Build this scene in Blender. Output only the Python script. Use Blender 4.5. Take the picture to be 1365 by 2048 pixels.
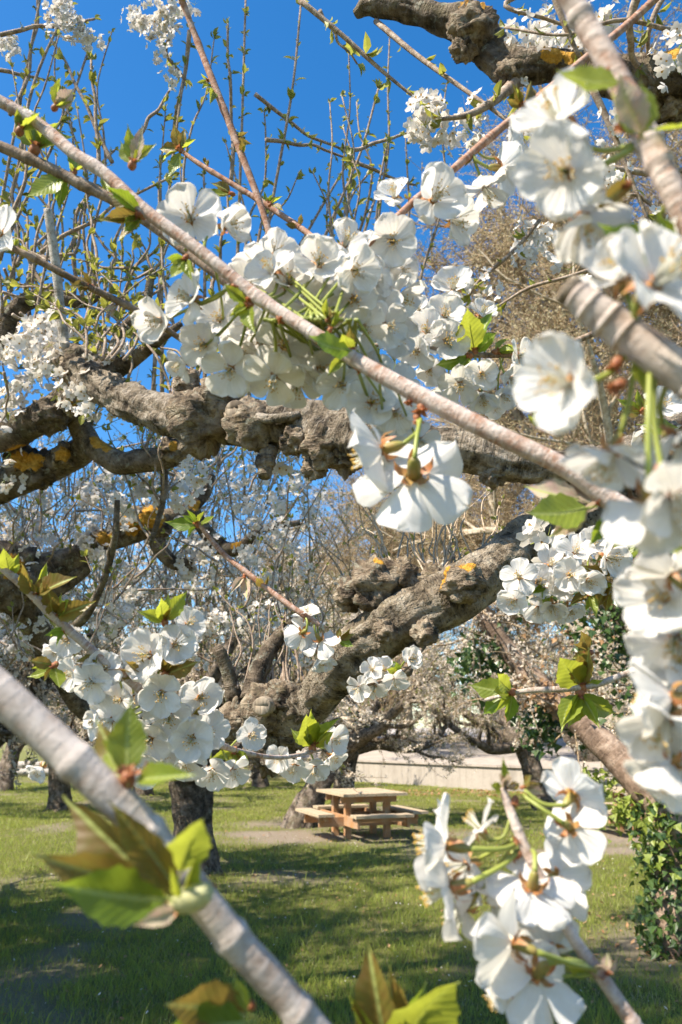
import bpy, math, random
import numpy as np
from mathutils import Vector, Matrix

# ------------------------------------------------------------------ camera, world, sun
SC = bpy.context.scene
for o in list(bpy.data.objects):
    bpy.data.objects.remove(o)
COL = SC.collection
FPX = 1593.0
PITCH = math.radians(15.64)
CAM = Vector((0, 0, 1.75))
cd = bpy.data.cameras.new('camera')
cd.sensor_fit = 'VERTICAL'
cd.sensor_height = 36.0
cd.lens = FPX / 2048 * 36.0
cd.clip_start = 0.02
cd.clip_end = 2000
cd.dof.use_dof = True
cd.dof.focus_distance = 1.0
cd.dof.aperture_fstop = 13.5
cam = bpy.data.objects.new('camera', cd)
COL.objects.link(cam)
cam.location = CAM
cam.rotation_euler = (math.pi / 2 + PITCH, 0, 0)
SC.camera = cam

SUN_EL = math.radians(51)
SUN_XY = Vector((-0.86, -0.51)).normalized()
TO_SUN = Vector((SUN_XY.x * math.cos(SUN_EL), SUN_XY.y * math.cos(SUN_EL), math.sin(SUN_EL)))
wd = bpy.data.worlds.new('World')
SC.world = wd
wd.use_nodes = True
wn = wd.node_tree
bg = wn.nodes['Background']
sky = wn.nodes.new('ShaderNodeTexSky')
sky.sky_type = 'NISHITA'
sky.sun_disc = False
sky.sun_elevation = SUN_EL
sky.sun_rotation = math.atan2(SUN_XY.x, SUN_XY.y)
sky.altitude = 300
sky.air_density = 1.0
sky.dust_density = 0.7
sky.ozone_density = 1.6
hs = wn.nodes.new('ShaderNodeHueSaturation')
hs.inputs['Saturation'].default_value = 1.40
wn.links.new(sky.outputs[0], hs.inputs['Color'])
wn.links.new(hs.outputs[0], bg.inputs[0])
bg.inputs[1].default_value = 0.112
sl = bpy.data.lights.new('sun', 'SUN')
sl.energy = 5.0
sl.angle = math.radians(0.53)
sl.color = (1.0, 0.905, 0.77)
sun = bpy.data.objects.new('sun', sl)
COL.objects.link(sun)
sun.rotation_euler = TO_SUN.to_track_quat('Z', 'Y').to_euler()
SC.view_settings.view_transform = 'Standard'
SC.view_settings.look = 'None'
SC.view_settings.exposure = 1.2
SC.view_settings.gamma = 1.0
SC.cycles.use_denoising = True
SC.cycles.max_bounces = 6
SC.cycles.diffuse_bounces = 2
SC.cycles.use_adaptive_sampling = True
SC.cycles.adaptive_threshold = 0.02
SC.cycles.transparent_max_bounces = 4

# ------------------------------------------------------------------ helpers
RT = Vector((1, 0, 0))
UP = Vector((0, -math.sin(PITCH), math.cos(PITCH)))
FW = Vector((0, math.cos(PITCH), math.sin(PITCH)))
def W(px, py, d):
    return CAM + RT * ((px - 682.5) / FPX * d) + UP * (-(py - 1024) / FPX * d) + FW * d
def cdir(x, y, z):                       # right, up, towards the camera
    return (RT * x + UP * y - FW * z).normalized()
def ground(px, py, z=0.0):
    v = W(px, py, 1.0) - CAM
    return CAM + v * ((z - CAM.z) / v.z)
R = random.Random(7)

def hash3(i, j, k):
    n = (i * 374761393 + j * 668265263 + k * 2147483647) & 0xffffffff
    n = ((n ^ (n >> 13)) * 1274126177) & 0xffffffff
    return ((n ^ (n >> 16)) & 0xffff) / 65535.0
def vnoise(p):
    p = np.asarray(p, float)
    f = np.floor(p).astype(np.int64)
    t = p - f
    t = t * t * (3 - 2 * t)
    out = 0
    for a in (0, 1):
        for b in (0, 1):
            for c in (0, 1):
                w = (t[:, 0] if a else 1 - t[:, 0]) * (t[:, 1] if b else 1 - t[:, 1]) * (t[:, 2] if c else 1 - t[:, 2])
                out = out + w * hash3(f[:, 0] + a, f[:, 1] + b, f[:, 2] + c)
    return out * 2 - 1
def fbm(p, o=4):
    p = np.asarray(p, float)
    s, a = 0, 0.5
    for i in range(o):
        s = s + a * vnoise(p + i * 17.3)
        p = p * 2.03
        a *= 0.5
    return s

class MB:
    """collects vertices, quads and triangles for ONE mesh"""
    def __init__(s):
        s.v, s.q, s.t, s.b, s.n = [], [], [], [], 0
        s.qm, s.tm = [], []
    def add(s, v, q=None, t=None, b=None, m=0):
        v = np.asarray(v, float).reshape(-1, 3)
        if q is not None and len(q):
            q = np.asarray(q, int).reshape(-1, 4) + s.n
            s.q.append(q); s.qm.append(np.full(len(q), m))
        if t is not None and len(t):
            t = np.asarray(t, int).reshape(-1, 3) + s.n
            s.t.append(t); s.tm.append(np.full(len(t), m))
        s.v.append(v)
        s.b.append(np.asarray(b, float).reshape(-1, 3) if b is not None else v)
        s.n += len(v)
    def mesh(s, name, mats, smooth=True):
        me = bpy.data.meshes.new(name)
        v = np.concatenate(s.v) if s.v else np.zeros((0, 3))
        q = np.concatenate(s.q) if s.q else np.zeros((0, 4), int)
        t = np.concatenate(s.t) if s.t else np.zeros((0, 3), int)
        mi = np.concatenate([np.concatenate(s.qm) if s.qm else np.zeros(0), np.concatenate(s.tm) if s.tm else np.zeros(0)]).astype(np.int32)
        me.vertices.add(len(v))
        me.vertices.foreach_set('co', v.astype(np.float32).ravel())
        lp = np.concatenate([q.ravel(), t.ravel()]).astype(np.int32)
        me.loops.add(len(lp))
        me.loops.foreach_set('vertex_index', lp)
        st = np.concatenate([np.arange(len(q)) * 4, len(q) * 4 + np.arange(len(t)) * 3]).astype(np.int32)
        me.polygons.add(len(st))
        me.polygons.foreach_set('loop_start', st)
        me.polygons.foreach_set('material_index', mi)
        me.polygons.foreach_set('use_smooth', np.full(len(st), smooth))
        at = me.attributes.new('bark', 'FLOAT_VECTOR', 'POINT')
        at.data.foreach_set('vector', np.concatenate(s.b).astype(np.float32).ravel())
        for m in (mats if isinstance(mats, (list, tuple)) else [mats]):
            me.materials.append(m)
        me.update(calc_edges=True)
        me.validate()
        return me
    def build(s, name, mats, parent=None, smooth=True):
        return link(name, s.mesh(name, mats, smooth), parent)
def link(name, data, parent=None, mat=None):
    o = bpy.data.objects.new(name, data)
    COL.objects.link(o)
    if parent is not None:
        o.parent = parent
    if mat is not None:
        o.matrix_basis = mat
    return o
def tag(o, label=None, cat=None, group=None, kind=None):
    if label: o['label'] = label
    if cat: o['category'] = cat
    if group: o['group'] = group
    if kind: o['kind'] = kind
    return o
def empty(name, loc, label, cat, group=None):
    o = bpy.data.objects.new(name, None)
    COL.objects.link(o)
    o.location = loc
    o.empty_display_size = 0.05
    return tag(o, label, cat, group)
def copy_tree(o, parent=None):
    c = o.copy()
    COL.objects.link(c)
    c.parent = parent
    for ch in list(o.children):
        copy_tree(ch, c)
    return c

def spline(P, n):
    """Catmull-Rom resample of rows (x,y,z,r,...)"""
    P = np.asarray(P, float)
    if len(P) == 2:
        t = np.linspace(0, 1, n)[:, None]
        return P[0] * (1 - t) + P[1] * t
    Q = np.vstack([2 * P[0] - P[1], P, 2 * P[-1] - P[-2]])
    seg = np.linalg.norm(np.diff(P[:, :3], axis=0), axis=1)
    cum = np.concatenate([[0], np.cumsum(seg)])
    s = np.linspace(0, cum[-1], n)
    i = np.clip(np.searchsorted(cum, s, 'right') - 1, 0, len(P) - 2)
    t = ((s - cum[i]) / np.maximum(seg[i], 1e-9))[:, None]
    a, b, c, d = Q[i], Q[i + 1], Q[i + 2], Q[i + 3]
    return 0.5 * (2 * b + (c - a) * t + (2 * a - 5 * b + 4 * c - d) * t ** 2 + (3 * b - a - 3 * c + d) * t ** 3)

def tube(mb, P, sides=8, amp=0.0, freq=8.0, cap=True, seed=0.0, m=0, stretch=0.35, ripple=0.0):
    """P rows (x,y,z,r); radial relief amp*r from fbm noise"""
    P = np.asarray(P, float)
    n = len(P)
    T = np.gradient(P[:, :3], axis=0)
    T /= np.maximum(np.linalg.norm(T, axis=1), 1e-9)[:, None]
    a = np.array([0, 0, 1.0]) if abs(T[0, 2]) < 0.9 else np.array([1.0, 0, 0])
    U = np.zeros((n, 3)); V = np.zeros((n, 3))
    u = np.cross(T[0], a); u /= np.linalg.norm(u)
    for i in range(n):
        u = u - T[i] * np.dot(u, T[i])
        u /= max(np.linalg.norm(u), 1e-9)
        U[i] = u
        V[i] = np.cross(T[i], u)
    th = np.arange(sides) / sides * 2 * math.pi
    L = np.concatenate([[0], np.cumsum(np.linalg.norm(np.diff(P[:, :3], axis=0), axis=1))])
    cs, sn = np.cos(th), np.sin(th)
    rr = np.repeat(P[:, 3:4], sides, 1)
    bark = np.stack([rr * cs, rr * sn, np.repeat(L[:, None], sides, 1)], 2).reshape(-1, 3) + np.array([seed * 3.1, seed * 1.7, seed])
    if amp:
        q = bark * freq * np.array([1, 1, stretch])
        dsp = fbm(q, 4) + 0.55 * np.abs(fbm(q * 0.45 + 9, 3))
        if amp > 0.38:                                    # cracked plates
            dsp = dsp - 0.35 * np.clip(0.16 - np.abs(fbm(q * 1.7 + 3, 3)), 0, 1) / 0.16 + 0.25 * fbm(q * 3.1 + 5, 3)
        rr = rr * (1 + amp * dsp.reshape(n, sides))
    if ripple:
        rr = rr * (1 + ripple * np.sin(L * 2 * math.pi / 0.012 + fbm(bark * 30, 2).reshape(n, sides)[:, 0] * 5)[:, None])
    v = P[:, None, :3] + rr[:, :, None] * (cs[None, :, None] * U[:, None, :] + sn[None, :, None] * V[:, None, :])
    v = v.reshape(-1, 3)
    i = np.arange(n - 1)[:, None] * sides
    j = np.arange(sides)[None, :]
    k = (np.arange(sides) + 1)[None, :] % sides
    q = np.stack([i + j, i + k, i + sides + k, i + sides + j], 2).reshape(-1, 4)
    tr = []
    if cap:
        c0, c1 = len(v), len(v) + 1
        v = np.vstack([v, P[0, :3], P[-1, :3]])
        bark = np.vstack([bark, bark[0], bark[(n - 1) * sides]])
        jj = np.arange(sides); kk = (jj + 1) % sides
        tr = np.vstack([np.stack([np.full(sides, c0), kk, jj], 1), np.stack([np.full(sides, c1), (n - 1) * sides + jj, (n - 1) * sides + kk], 1)])
    mb.add(v, q, tr, bark, m)

def knot(mb, c, r, amp=0.45, freq=3.0, seed=0.0, sq=(1, 1, 1), nu=28, nv=18):
    """a gnarled burl: noisy spheroid"""
    th = np.arange(nu) / nu * 2 * math.pi
    ph = np.linspace(0.02, math.pi - 0.02, nv)
    d = np.stack([np.outer(np.sin(ph), np.cos(th)), np.outer(np.sin(ph), np.sin(th)), np.outer(np.cos(ph), np.ones(nu))], 2).reshape(-1, 3)
    q = d * freq + seed * 7.7
    f = 1 + amp * fbm(q, 5) + 0.35 * amp * np.abs(fbm(q * 2.5, 3))
    v = np.asarray(c) + d * f[:, None] * r * np.asarray(sq)
    i = np.arange(nv - 1)[:, None] * nu
    j = np.arange(nu)[None, :]
    k = (np.arange(nu) + 1)[None, :] % nu
    mb.add(v, np.stack([i + j, i + nu + j, i + nu + k, i + k], 2).reshape(-1, 4), None, d * r + seed)

def box(mb, c, s, M=None, m=0, bevel=0.0):
    x, y, z = s[0] / 2, s[1] / 2, s[2] / 2
    v = np.array([[a * x, b * y, g * z] for a in (-1, 1) for b in (-1, 1) for g in (-1, 1)])
    v = v + np.asarray(c)
    if M is not None:
        A = np.array(M)
        v = v @ A[:3, :3].T + A[:3, 3]
    mb.add(v, [[0, 1, 3, 2], [4, 6, 7, 5], [0, 4, 5, 1], [2, 3, 7, 6], [0, 2, 6, 4], [1, 5, 7, 3]], m=m)

# ------------------------------------------------------------------ materials
def nodes(name):
    m = bpy.data.materials.new(name)
    m.use_nodes = True
    nt = m.node_tree
    return m, nt, nt.nodes['Principled BSDF'], nt.nodes['Material Output']
def N(nt, t, **kw):
    n = nt.nodes.new('ShaderNode' + t)
    for k, v in kw.items():
        if k.startswith('i_'):
            key = k[2:]
            key = int(key) if key.isdigit() else key.replace('_', ' ')
            n.inputs[key].default_value = v
        else:
            setattr(n, k, v)
    return n
def ramp(nt, fac, stops):
    r = nt.nodes.new('ShaderNodeValToRGB')
    e = r.color_ramp.elements
    while len(e) < len(stops):
        e.new(0.5)
    for el, (p, c) in zip(e, stops):
        el.position = p
        el.color = (*c, 1) if len(c) == 3 else c
    nt.links.new(fac, r.inputs[0])
    return r.outputs[0]
def mixc(nt, fac, a, b):
    n = nt.nodes.new('ShaderNodeMix')
    n.data_type = 'RGBA'
    for s, v in ((n.inputs[0], fac), (n.inputs[6], a), (n.inputs[7], b)):
        if hasattr(v, 'is_output'):
            nt.links.new(v, s)
        else:
            s.default_value = v if isinstance(v, float) else (*v, 1)
    return n.outputs[2]
def coords(nt, scale=1.0, attr='bark', vec=None):
    if attr == 'object':
        a = N(nt, 'TexCoord').outputs['Object']
    else:
        a = N(nt, 'Attribute', attribute_name=attr).outputs['Vector']
    mp = N(nt, 'Mapping')
    mp.inputs['Scale'].default_value = vec if vec else (scale,) * 3
    nt.links.new(a, mp.inputs[0])
    return mp.outputs[0]
def noise(nt, vec, scale=5.0, detail=5.0, rough=0.6, dist=0.0):
    n = N(nt, 'TexNoise')
    n.inputs['Scale'].default_value = scale
    n.inputs['Detail'].default_value = detail
    n.inputs['Roughness'].default_value = rough
    n.inputs['Distortion'].default_value = dist
    nt.links.new(vec, n.inputs['Vector'])
    return n.outputs['Fac']
def bump(nt, h, strength, dist, bs):
    b = N(nt, 'Bump')
    b.inputs['Strength'].default_value = strength
    b.inputs['Distance'].default_value = dist
    nt.links.new(h, b.inputs['Height'])
    nt.links.new(b.outputs[0], bs.inputs['Normal'])

def bark_mat(name, base, dark, pale, scale=1.0, lichen=0.0, bands=0.5, green=0.0, bumpd=0.004, crack=1.0):
    m, nt, bs, out = nodes(name)
    v = coords(nt, scale)
    vs = coords(nt, 1, vec=(scale * 0.35, scale * 0.35, scale * 3.0))
    n1 = noise(nt, v, 14, 6, 0.65)
    n2 = noise(nt, vs, 26, 4, 0.6, 0.6)
    n3 = noise(nt, v, 60, 4, 0.7)
    c = ramp(nt, n1, [(0.36, dark), (0.5, base), (0.66, pale)])
    if bands:
        bd = ramp(nt, n2, [(0.52, (0, 0, 0)), (0.66, (bands,) * 3)])
        c = mixc(nt, bd, c, tuple(x * 1.25 for x in pale))
    if crack:
        ck = ramp(nt, n3, [(0.28, (crack,) * 3), (0.44, (0, 0, 0))])  # dark specks and cracks; near-black crevice shade is put into the colour too
        c = mixc(nt, ck, c, tuple(x * 0.45 for x in dark))
    if green:
        g = ramp(nt, noise(nt, v, 9, 6, 0.75), [(0.54, (0, 0, 0)), (0.62, (green,) * 3)])
        c = mixc(nt, g, c, (0.13, 0.115, 0.055))
        g2 = ramp(nt, noise(nt, v, 33, 5, 0.7), [(0.56, (0, 0, 0)), (0.64, (green,) * 3)])
        c = mixc(nt, g2, c, (0.36, 0.38, 0.30))
    if lichen:
        l0 = noise(nt, v, 4.5, 3, 0.5)
        l1 = noise(nt, v, 70, 4, 0.7)
        mu = N(nt, 'Math', operation='ADD'); mu2 = N(nt, 'Math', operation='MULTIPLY'); mu2.inputs[1].default_value = 0.28
        nt.links.new(l1, mu2.inputs[0]); nt.links.new(l0, mu.inputs[0]); nt.links.new(mu2.outputs[0], mu.inputs[1])
        lf = ramp(nt, mu.outputs[0], [(0.80 - lichen, (0, 0, 0)), (0.83 - lichen, (1, 1, 1))])
        c = mixc(nt, lf, c, (0.62, 0.30, 0.03))
    la = N(nt, 'Attribute', attribute_name='lichen').outputs['Fac']
    lm = N(nt, 'Math', operation='MULTIPLY_ADD'); lm.inputs[1].default_value = 0.9
    nt.links.new(noise(nt, v, 45, 5, 0.75), lm.inputs[0]); nt.links.new(la, lm.inputs[2])
    lf = ramp(nt, lm.outputs[0], [(0.84, (0, 0, 0)), (0.92, (0.95,) * 3)])
    c = mixc(nt, lf, c, ramp(nt, n3, [(0.3, (0.30, 0.14, 0.015)), (0.55, (0.55, 0.28, 0.03)), (0.75, (0.66, 0.42, 0.10))]))
    nt.links.new(c, bs.inputs['Base Color'])
    bs.inputs['Roughness'].default_value = 0.85
    bs.inputs['Specular IOR Level'].default_value = 0.25
    ad = N(nt, 'Math', operation='ADD'); nt.links.new(n1, ad.inputs[0]); nt.links.new(n3, ad.inputs[1])
    ad2 = N(nt, 'Math', operation='ADD'); nt.links.new(ad.outputs[0], ad2.inputs[0]); nt.links.new(n2, ad2.inputs[1])
    bump(nt, ad2.outputs[0], 0.9, bumpd, bs)
    return m
M_LIMB = bark_mat('old_cherry_bark', (0.22, 0.172, 0.115), (0.03, 0.021, 0.012), (0.44, 0.375, 0.285), 2.2, 0.0, 0.3, 0.25, 0.016, 1.3)
M_LIMBP = bark_mat('pale_cherry_bark', (0.22, 0.175, 0.122), (0.035, 0.024, 0.014), (0.43, 0.37, 0.295), 2.2, 0.0, 0.35, 0.15, 0.014, 1.2)
M_LIMBD = bark_mat('lichen_cherry_bark', (0.115, 0.086, 0.058), (0.028, 0.02, 0.012), (0.25, 0.20, 0.145), 1.5, 0.0, 0.2, 0.4, 0.010)
M_LICHEN = bark_mat('orange_lichen', (0.55, 0.27, 0.03), (0.25, 0.13, 0.03), (0.72, 0.42, 0.06), 3.0, 0, 0, 0, 0.004)
M_BURL = bark_mat('gnarled_burl_bark', (0.175, 0.13, 0.085), (0.03, 0.02, 0.012), (0.36, 0.295, 0.21), 2.2, 0.0, 0.2, 0.35, 0.010)
M_WOODEND = bark_mat('sawn_wood_end', (0.26, 0.21, 0.15), (0.10, 0.075, 0.05), (0.38, 0.32, 0.24), 2.0, 0, 0.3, 0, 0.003)
M_DEAD = bark_mat('weathered_dead_wood', (0.40, 0.36, 0.31), (0.2, 0.17, 0.14), (0.55, 0.51, 0.46), 4.0, 0, 0, 0, 0.002)
M_TRUNK = bark_mat('rough_trunk_bark', (0.12, 0.092, 0.068), (0.035, 0.026, 0.018), (0.26, 0.21, 0.165), 0.55, 0.0, 0.0, 0.3, 0.03)
M_BARKB = bark_mat('brown_smooth_bark', (0.24, 0.165, 0.115), (0.12, 0.08, 0.055), (0.37, 0.28, 0.21), 0.6, 0.0, 0.35, 0.0, 0.008)
M_TWIGFG = bark_mat('young_branch_bark', (0.42, 0.33, 0.275), (0.31, 0.165, 0.10), (0.55, 0.475, 0.42), 6.0, 0, 0.6, 0, 0.001, 0.5)
M_TWIGRED = bark_mat('reddish_twig_bark', (0.33, 0.185, 0.12), (0.23, 0.10, 0.055), (0.46, 0.34, 0.28), 9.0, 0, 0.6, 0, 0.0004, 0.3)
M_TWIGGREY = bark_mat('grey_branch_bark', (0.39, 0.325, 0.275), (0.25, 0.185, 0.14), (0.55, 0.49, 0.43), 6.0, 0, 0.6, 0, 0.0012, 0.6)
M_TWIGPALE = bark_mat('silvery_branch_bark', (0.40, 0.335, 0.285), (0.28, 0.205, 0.155), (0.53, 0.465, 0.41), 6.0, 0, 0.5, 0, 0.0005, 0.4)
M_TWIGBR = bark_mat('brown_twig_bark', (0.21, 0.15, 0.10), (0.12, 0.08, 0.05), (0.34, 0.27, 0.21), 6.0, 0, 0.5, 0, 0.0006, 0.3)
M_SHOOT = bark_mat('shoot_bark', (0.27, 0.20, 0.145), (0.16, 0.11, 0.075), (0.42, 0.35, 0.28), 6.0, 0, 0.5, 0, 0.001, 0.2)
M_SHOOTT = bark_mat('tan_shoot_bark', (0.42, 0.33, 0.23), (0.28, 0.2, 0.13), (0.52, 0.44, 0.33), 6.0, 0, 0.3, 0, 0.001, 0.2)
M_BGTWIG = bark_mat('distant_twig_bark', (0.29, 0.21, 0.125), (0.16, 0.11, 0.06), (0.43, 0.33, 0.21), 1.0, 0, 0, 0, 0.002, 0)
M_PLANE = bark_mat('plane_tree_bark', (0.36, 0.30, 0.22), (0.22, 0.18, 0.12), (0.52, 0.46, 0.36), 0.5, 0, 0, 0.3, 0.01, 0.2)

def sheet_mat(name, cols, trans, tcol, rough=0.5, nscale=60.0, veins=0.0, spec=0.3, objvar=0.0, bumpd=0.0006):
    """thin sheet (petal, leaf): reflects and lets light through"""
    m, nt, bs, out = nodes(name)
    v = coords(nt, 1.0)
    n1 = noise(nt, v, nscale, 4, 0.6)
    c = ramp(nt, n1, [(0.3, cols[0]), (0.7, cols[1])])
    if objvar:
        oi = N(nt, 'ObjectInfo')
        hv = N(nt, 'HueSaturation')
        mr = N(nt, 'MapRange'); mr.inputs[3].default_value = 1 - objvar; mr.inputs[4].default_value = 1 + objvar
        nt.links.new(oi.outputs['Random'], mr.inputs[0])
        nt.links.new(mr.outputs[0], hv.inputs['Value'])
        nt.links.new(c, hv.inputs['Color'])
        c = hv.outputs[0]
    nt.links.new(c, bs.inputs['Base Color'])
    bs.inputs['Roughness'].default_value = rough
    bs.inputs['Specular IOR Level'].default_value = spec
    tr = N(nt, 'BsdfTranslucent')
    mx = N(nt, 'MixShader')
    mx.inputs[0].default_value = trans
    tc = mixc(nt, 0.5, c, tcol)
    nt.links.new(tc, tr.inputs['Color'])
    nt.links.new(bs.outputs[0], mx.inputs[1])
    nt.links.new(tr.outputs[0], mx.inputs[2])
    nt.links.new(mx.outputs[0], out.inputs[0])
    if veins:
        sx = N(nt, 'SeparateXYZ'); nt.links.new(v, sx.inputs[0])
        ab = N(nt, 'Math', operation='ABSOLUTE'); nt.links.new(sx.outputs[0], ab.inputs[0])
        if veins > 0:       # leaf: side veins running forward from the midrib
            m1 = N(nt, 'Math', operation='MULTIPLY'); m1.inputs[1].default_value = 0.9; nt.links.new(ab.outputs[0], m1.inputs[0])
            sb = N(nt, 'Math', operation='SUBTRACT'); nt.links.new(sx.outputs[1], sb.inputs[0]); nt.links.new(m1.outputs[0], sb.inputs[1])
            fr = veins * 6.283
        else:               # petal: fine veins fanning from the claw
            sb = N(nt, 'Math', operation='DIVIDE'); nt.links.new(sx.outputs[0], sb.inputs[0])
            ay = N(nt, 'Math', operation='ADD'); ay.inputs[1].default_value = 0.35; nt.links.new(sx.outputs[1], ay.inputs[0]); nt.links.new(ay.outputs[0], sb.inputs[1])
            fr = -veins * 6.283
        m2 = N(nt, 'Math', operation='MULTIPLY'); m2.inputs[1].default_value = fr; nt.links.new(sb.outputs[0], m2.inputs[0])
        sn = N(nt, 'Math', operation='SINE'); nt.links.new(m2.outputs[0], sn.inputs[0])
        pw = N(nt, 'Math', operation='MULTIPLY_ADD'); pw.inputs[1].default_value = 0.5; pw.inputs[2].default_value = 0.5; nt.links.new(sn.outputs[0], pw.inputs[0])
        ad = N(nt, 'Math', operation='ADD'); nt.links.new(pw.outputs[0], ad.inputs[0]); nt.links.new(n1, ad.inputs[1])
        b = N(nt, 'Bump'); b.inputs['Strength'].default_value = 0.5; b.inputs['Distance'].default_value = bumpd
        nt.links.new(ad.outputs[0], b.inputs['Height'])
        nt.links.new(b.outputs[0], bs.inputs['Normal']); nt.links.new(b.outputs[0], tr.inputs['Normal'])
        if veins > 0:       # pale midrib
            lt = ramp(nt, ab.outputs[0], [(0.0, (1, 1, 1)), (0.02, (0.8,) * 3), (0.035, (0, 0, 0))])
            c2 = mixc(nt, lt, c, (0.40, 0.45, 0.14))
            nt.links.new(c2, bs.inputs['Base Color'])
    return m
M_PETAL = sheet_mat('white_petal', ((0.77, 0.74, 0.69), (0.83, 0.81, 0.77)), 0.42, (0.90, 0.86, 0.77), 0.55, 6, -7.0, 0.2, 0.03, 0.00022)
M_PETALM = sheet_mat('white_petal_small', ((0.70, 0.66, 0.61), (0.77, 0.735, 0.69)), 0.34, (0.85, 0.80, 0.72), 0.6, 30, 0, 0.2, 0.04)
M_BLOSSOM = sheet_mat('distant_blossom', ((0.60, 0.50, 0.39), (0.78, 0.69, 0.57)), 0.36, (0.88, 0.77, 0.60), 0.7, 5, 0, 0.1, 0.08)
M_LEAF = sheet_mat('fresh_green_leaf', ((0.17, 0.225, 0.025), (0.25, 0.30, 0.045)), 0.5, (0.75, 0.78, 0.07), 0.38, 5, 9.0, 0.45, 0.18, 0.00022)
M_LEAFD = sheet_mat('deep_green_leaf', ((0.11, 0.18, 0.018), (0.17, 0.25, 0.03)), 0.5, (0.58, 0.72, 0.05), 0.36, 5, 9.0, 0.45, 0.15, 0.00022)
M_LEAFB = sheet_mat('bronze_young_leaf', ((0.21, 0.105, 0.032), (0.16, 0.18, 0.03)), 0.42, (0.52, 0.36, 0.07), 0.42, 4.0, 9.0, 0.4, 0.18, 0.00022)
M_LEAFP = sheet_mat('pink_downy_leaf', ((0.50, 0.33, 0.28), (0.44, 0.42, 0.27)), 0.4, (0.72, 0.5, 0.36), 0.6, 4, 9.0, 0.2, 0.1, 0.00022)
M_LEAFG = sheet_mat('pale_green_bud', ((0.42, 0.43, 0.20), (0.52, 0.50, 0.28)), 0.25, (0.7, 0.7, 0.3), 0.5, 120, 0, 0.3, 0.05)
M_LEAFS = sheet_mat('small_shoot_leaf', ((0.15, 0.17, 0.03), (0.27, 0.27, 0.06)), 0.45, (0.62, 0.60, 0.09), 0.45, 25, 0, 0.35, 0.2)
M_LEAFBG = sheet_mat('distant_green_leaf', ((0.12, 0.15, 0.03), (0.24, 0.25, 0.07)), 0.4, (0.5, 0.52, 0.1), 0.5, 3, 0, 0.3, 0.1)
M_BUDTAN = sheet_mat('tan_bud', ((0.37, 0.29, 0.17), (0.47, 0.42, 0.26)), 0.35, (0.6, 0.5, 0.3), 0.6, 3, 0, 0.2, 0.1)
M_IVY = sheet_mat('ivy_leaf', ((0.03, 0.065, 0.016), (0.075, 0.125, 0.03)), 0.2, (0.25, 0.4, 0.06), 0.32, 9, 0, 0.5, 0.1)
M_IVYL = sheet_mat('pale_ivy_leaf', ((0.16, 0.22, 0.03), (0.26, 0.30, 0.06)), 0.35, (0.5, 0.58, 0.1), 0.4, 9, 0, 0.4, 0.1)
M_DRY = sheet_mat('dry_leaf', ((0.26, 0.13, 0.06), (0.42, 0.27, 0.14)), 0.25, (0.5, 0.3, 0.12), 0.7, 9, 0, 0.2, 0.1)
M_GRASS = sheet_mat('grass_blade', ((0.16, 0.205, 0.032), (0.29, 0.325, 0.058)), 0.38, (0.60, 0.68, 0.09), 0.45, 1.2, 0, 0.3, 0.25)
M_STRAW = sheet_mat('dry_grass_blade', ((0.30, 0.26, 0.13), (0.38, 0.34, 0.18)), 0.3, (0.5, 0.45, 0.22), 0.6, 1.2, 0, 0.2, 0.2)
def plain(name, c, rough=0.6, spec=0.3, var=0.15, scale=200, bd=0.0003, attr='bark'):
    m, nt, bs, out = nodes(name)
    n = noise(nt, coords(nt, 1, attr), scale, 4, 0.6)
    nt.links.new(ramp(nt, n, [(0.3, tuple(x * (1 - var) for x in c)), (0.7, tuple(min(1, x * (1 + var)) for x in c))]), bs.inputs['Base Color'])
    bs.inputs['Roughness'].default_value = rough
    bs.inputs['Specular IOR Level'].default_value = spec
    bump(nt, n, 0.4, bd, bs)
    return m
M_STALK = sheet_mat('green_flower_stalk', ((0.25, 0.29, 0.05), (0.34, 0.37, 0.09)), 0.2, (0.6, 0.65, 0.1), 0.4, 90, 0, 0.4, 0.1)
M_CALYX = sheet_mat('green_red_calyx', ((0.27, 0.29, 0.07), (0.33, 0.20, 0.07)), 0.15, (0.6, 0.4, 0.1), 0.4, 2.5, 0, 0.4, 0.12)
M_SEPAL = sheet_mat('reddish_sepal', ((0.42, 0.13, 0.06), (0.40, 0.30, 0.10)), 0.25, (0.7, 0.3, 0.1), 0.45, 3, 0, 0.3, 0.12)
M_CENTRE = plain('flower_centre', (0.50, 0.22, 0.05), 0.6, 0.2)
M_FILA = plain('stamen_filament', (0.78, 0.75, 0.62), 0.5, 0.3)
M_ANTHER = plain('yellow_anther', (0.58, 0.36, 0.08), 0.7, 0.2)
M_SCALE = sheet_mat('red_brown_bud_scale', ((0.33, 0.10, 0.05), (0.42, 0.22, 0.10)), 0.25, (0.7, 0.25, 0.1), 0.5, 3, 0, 0.3, 0.15)
M_SPUR = plain('dark_spur_bark', (0.20, 0.12, 0.07), 0.8, 0.2, 0.4, 300, 0.001)

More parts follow.
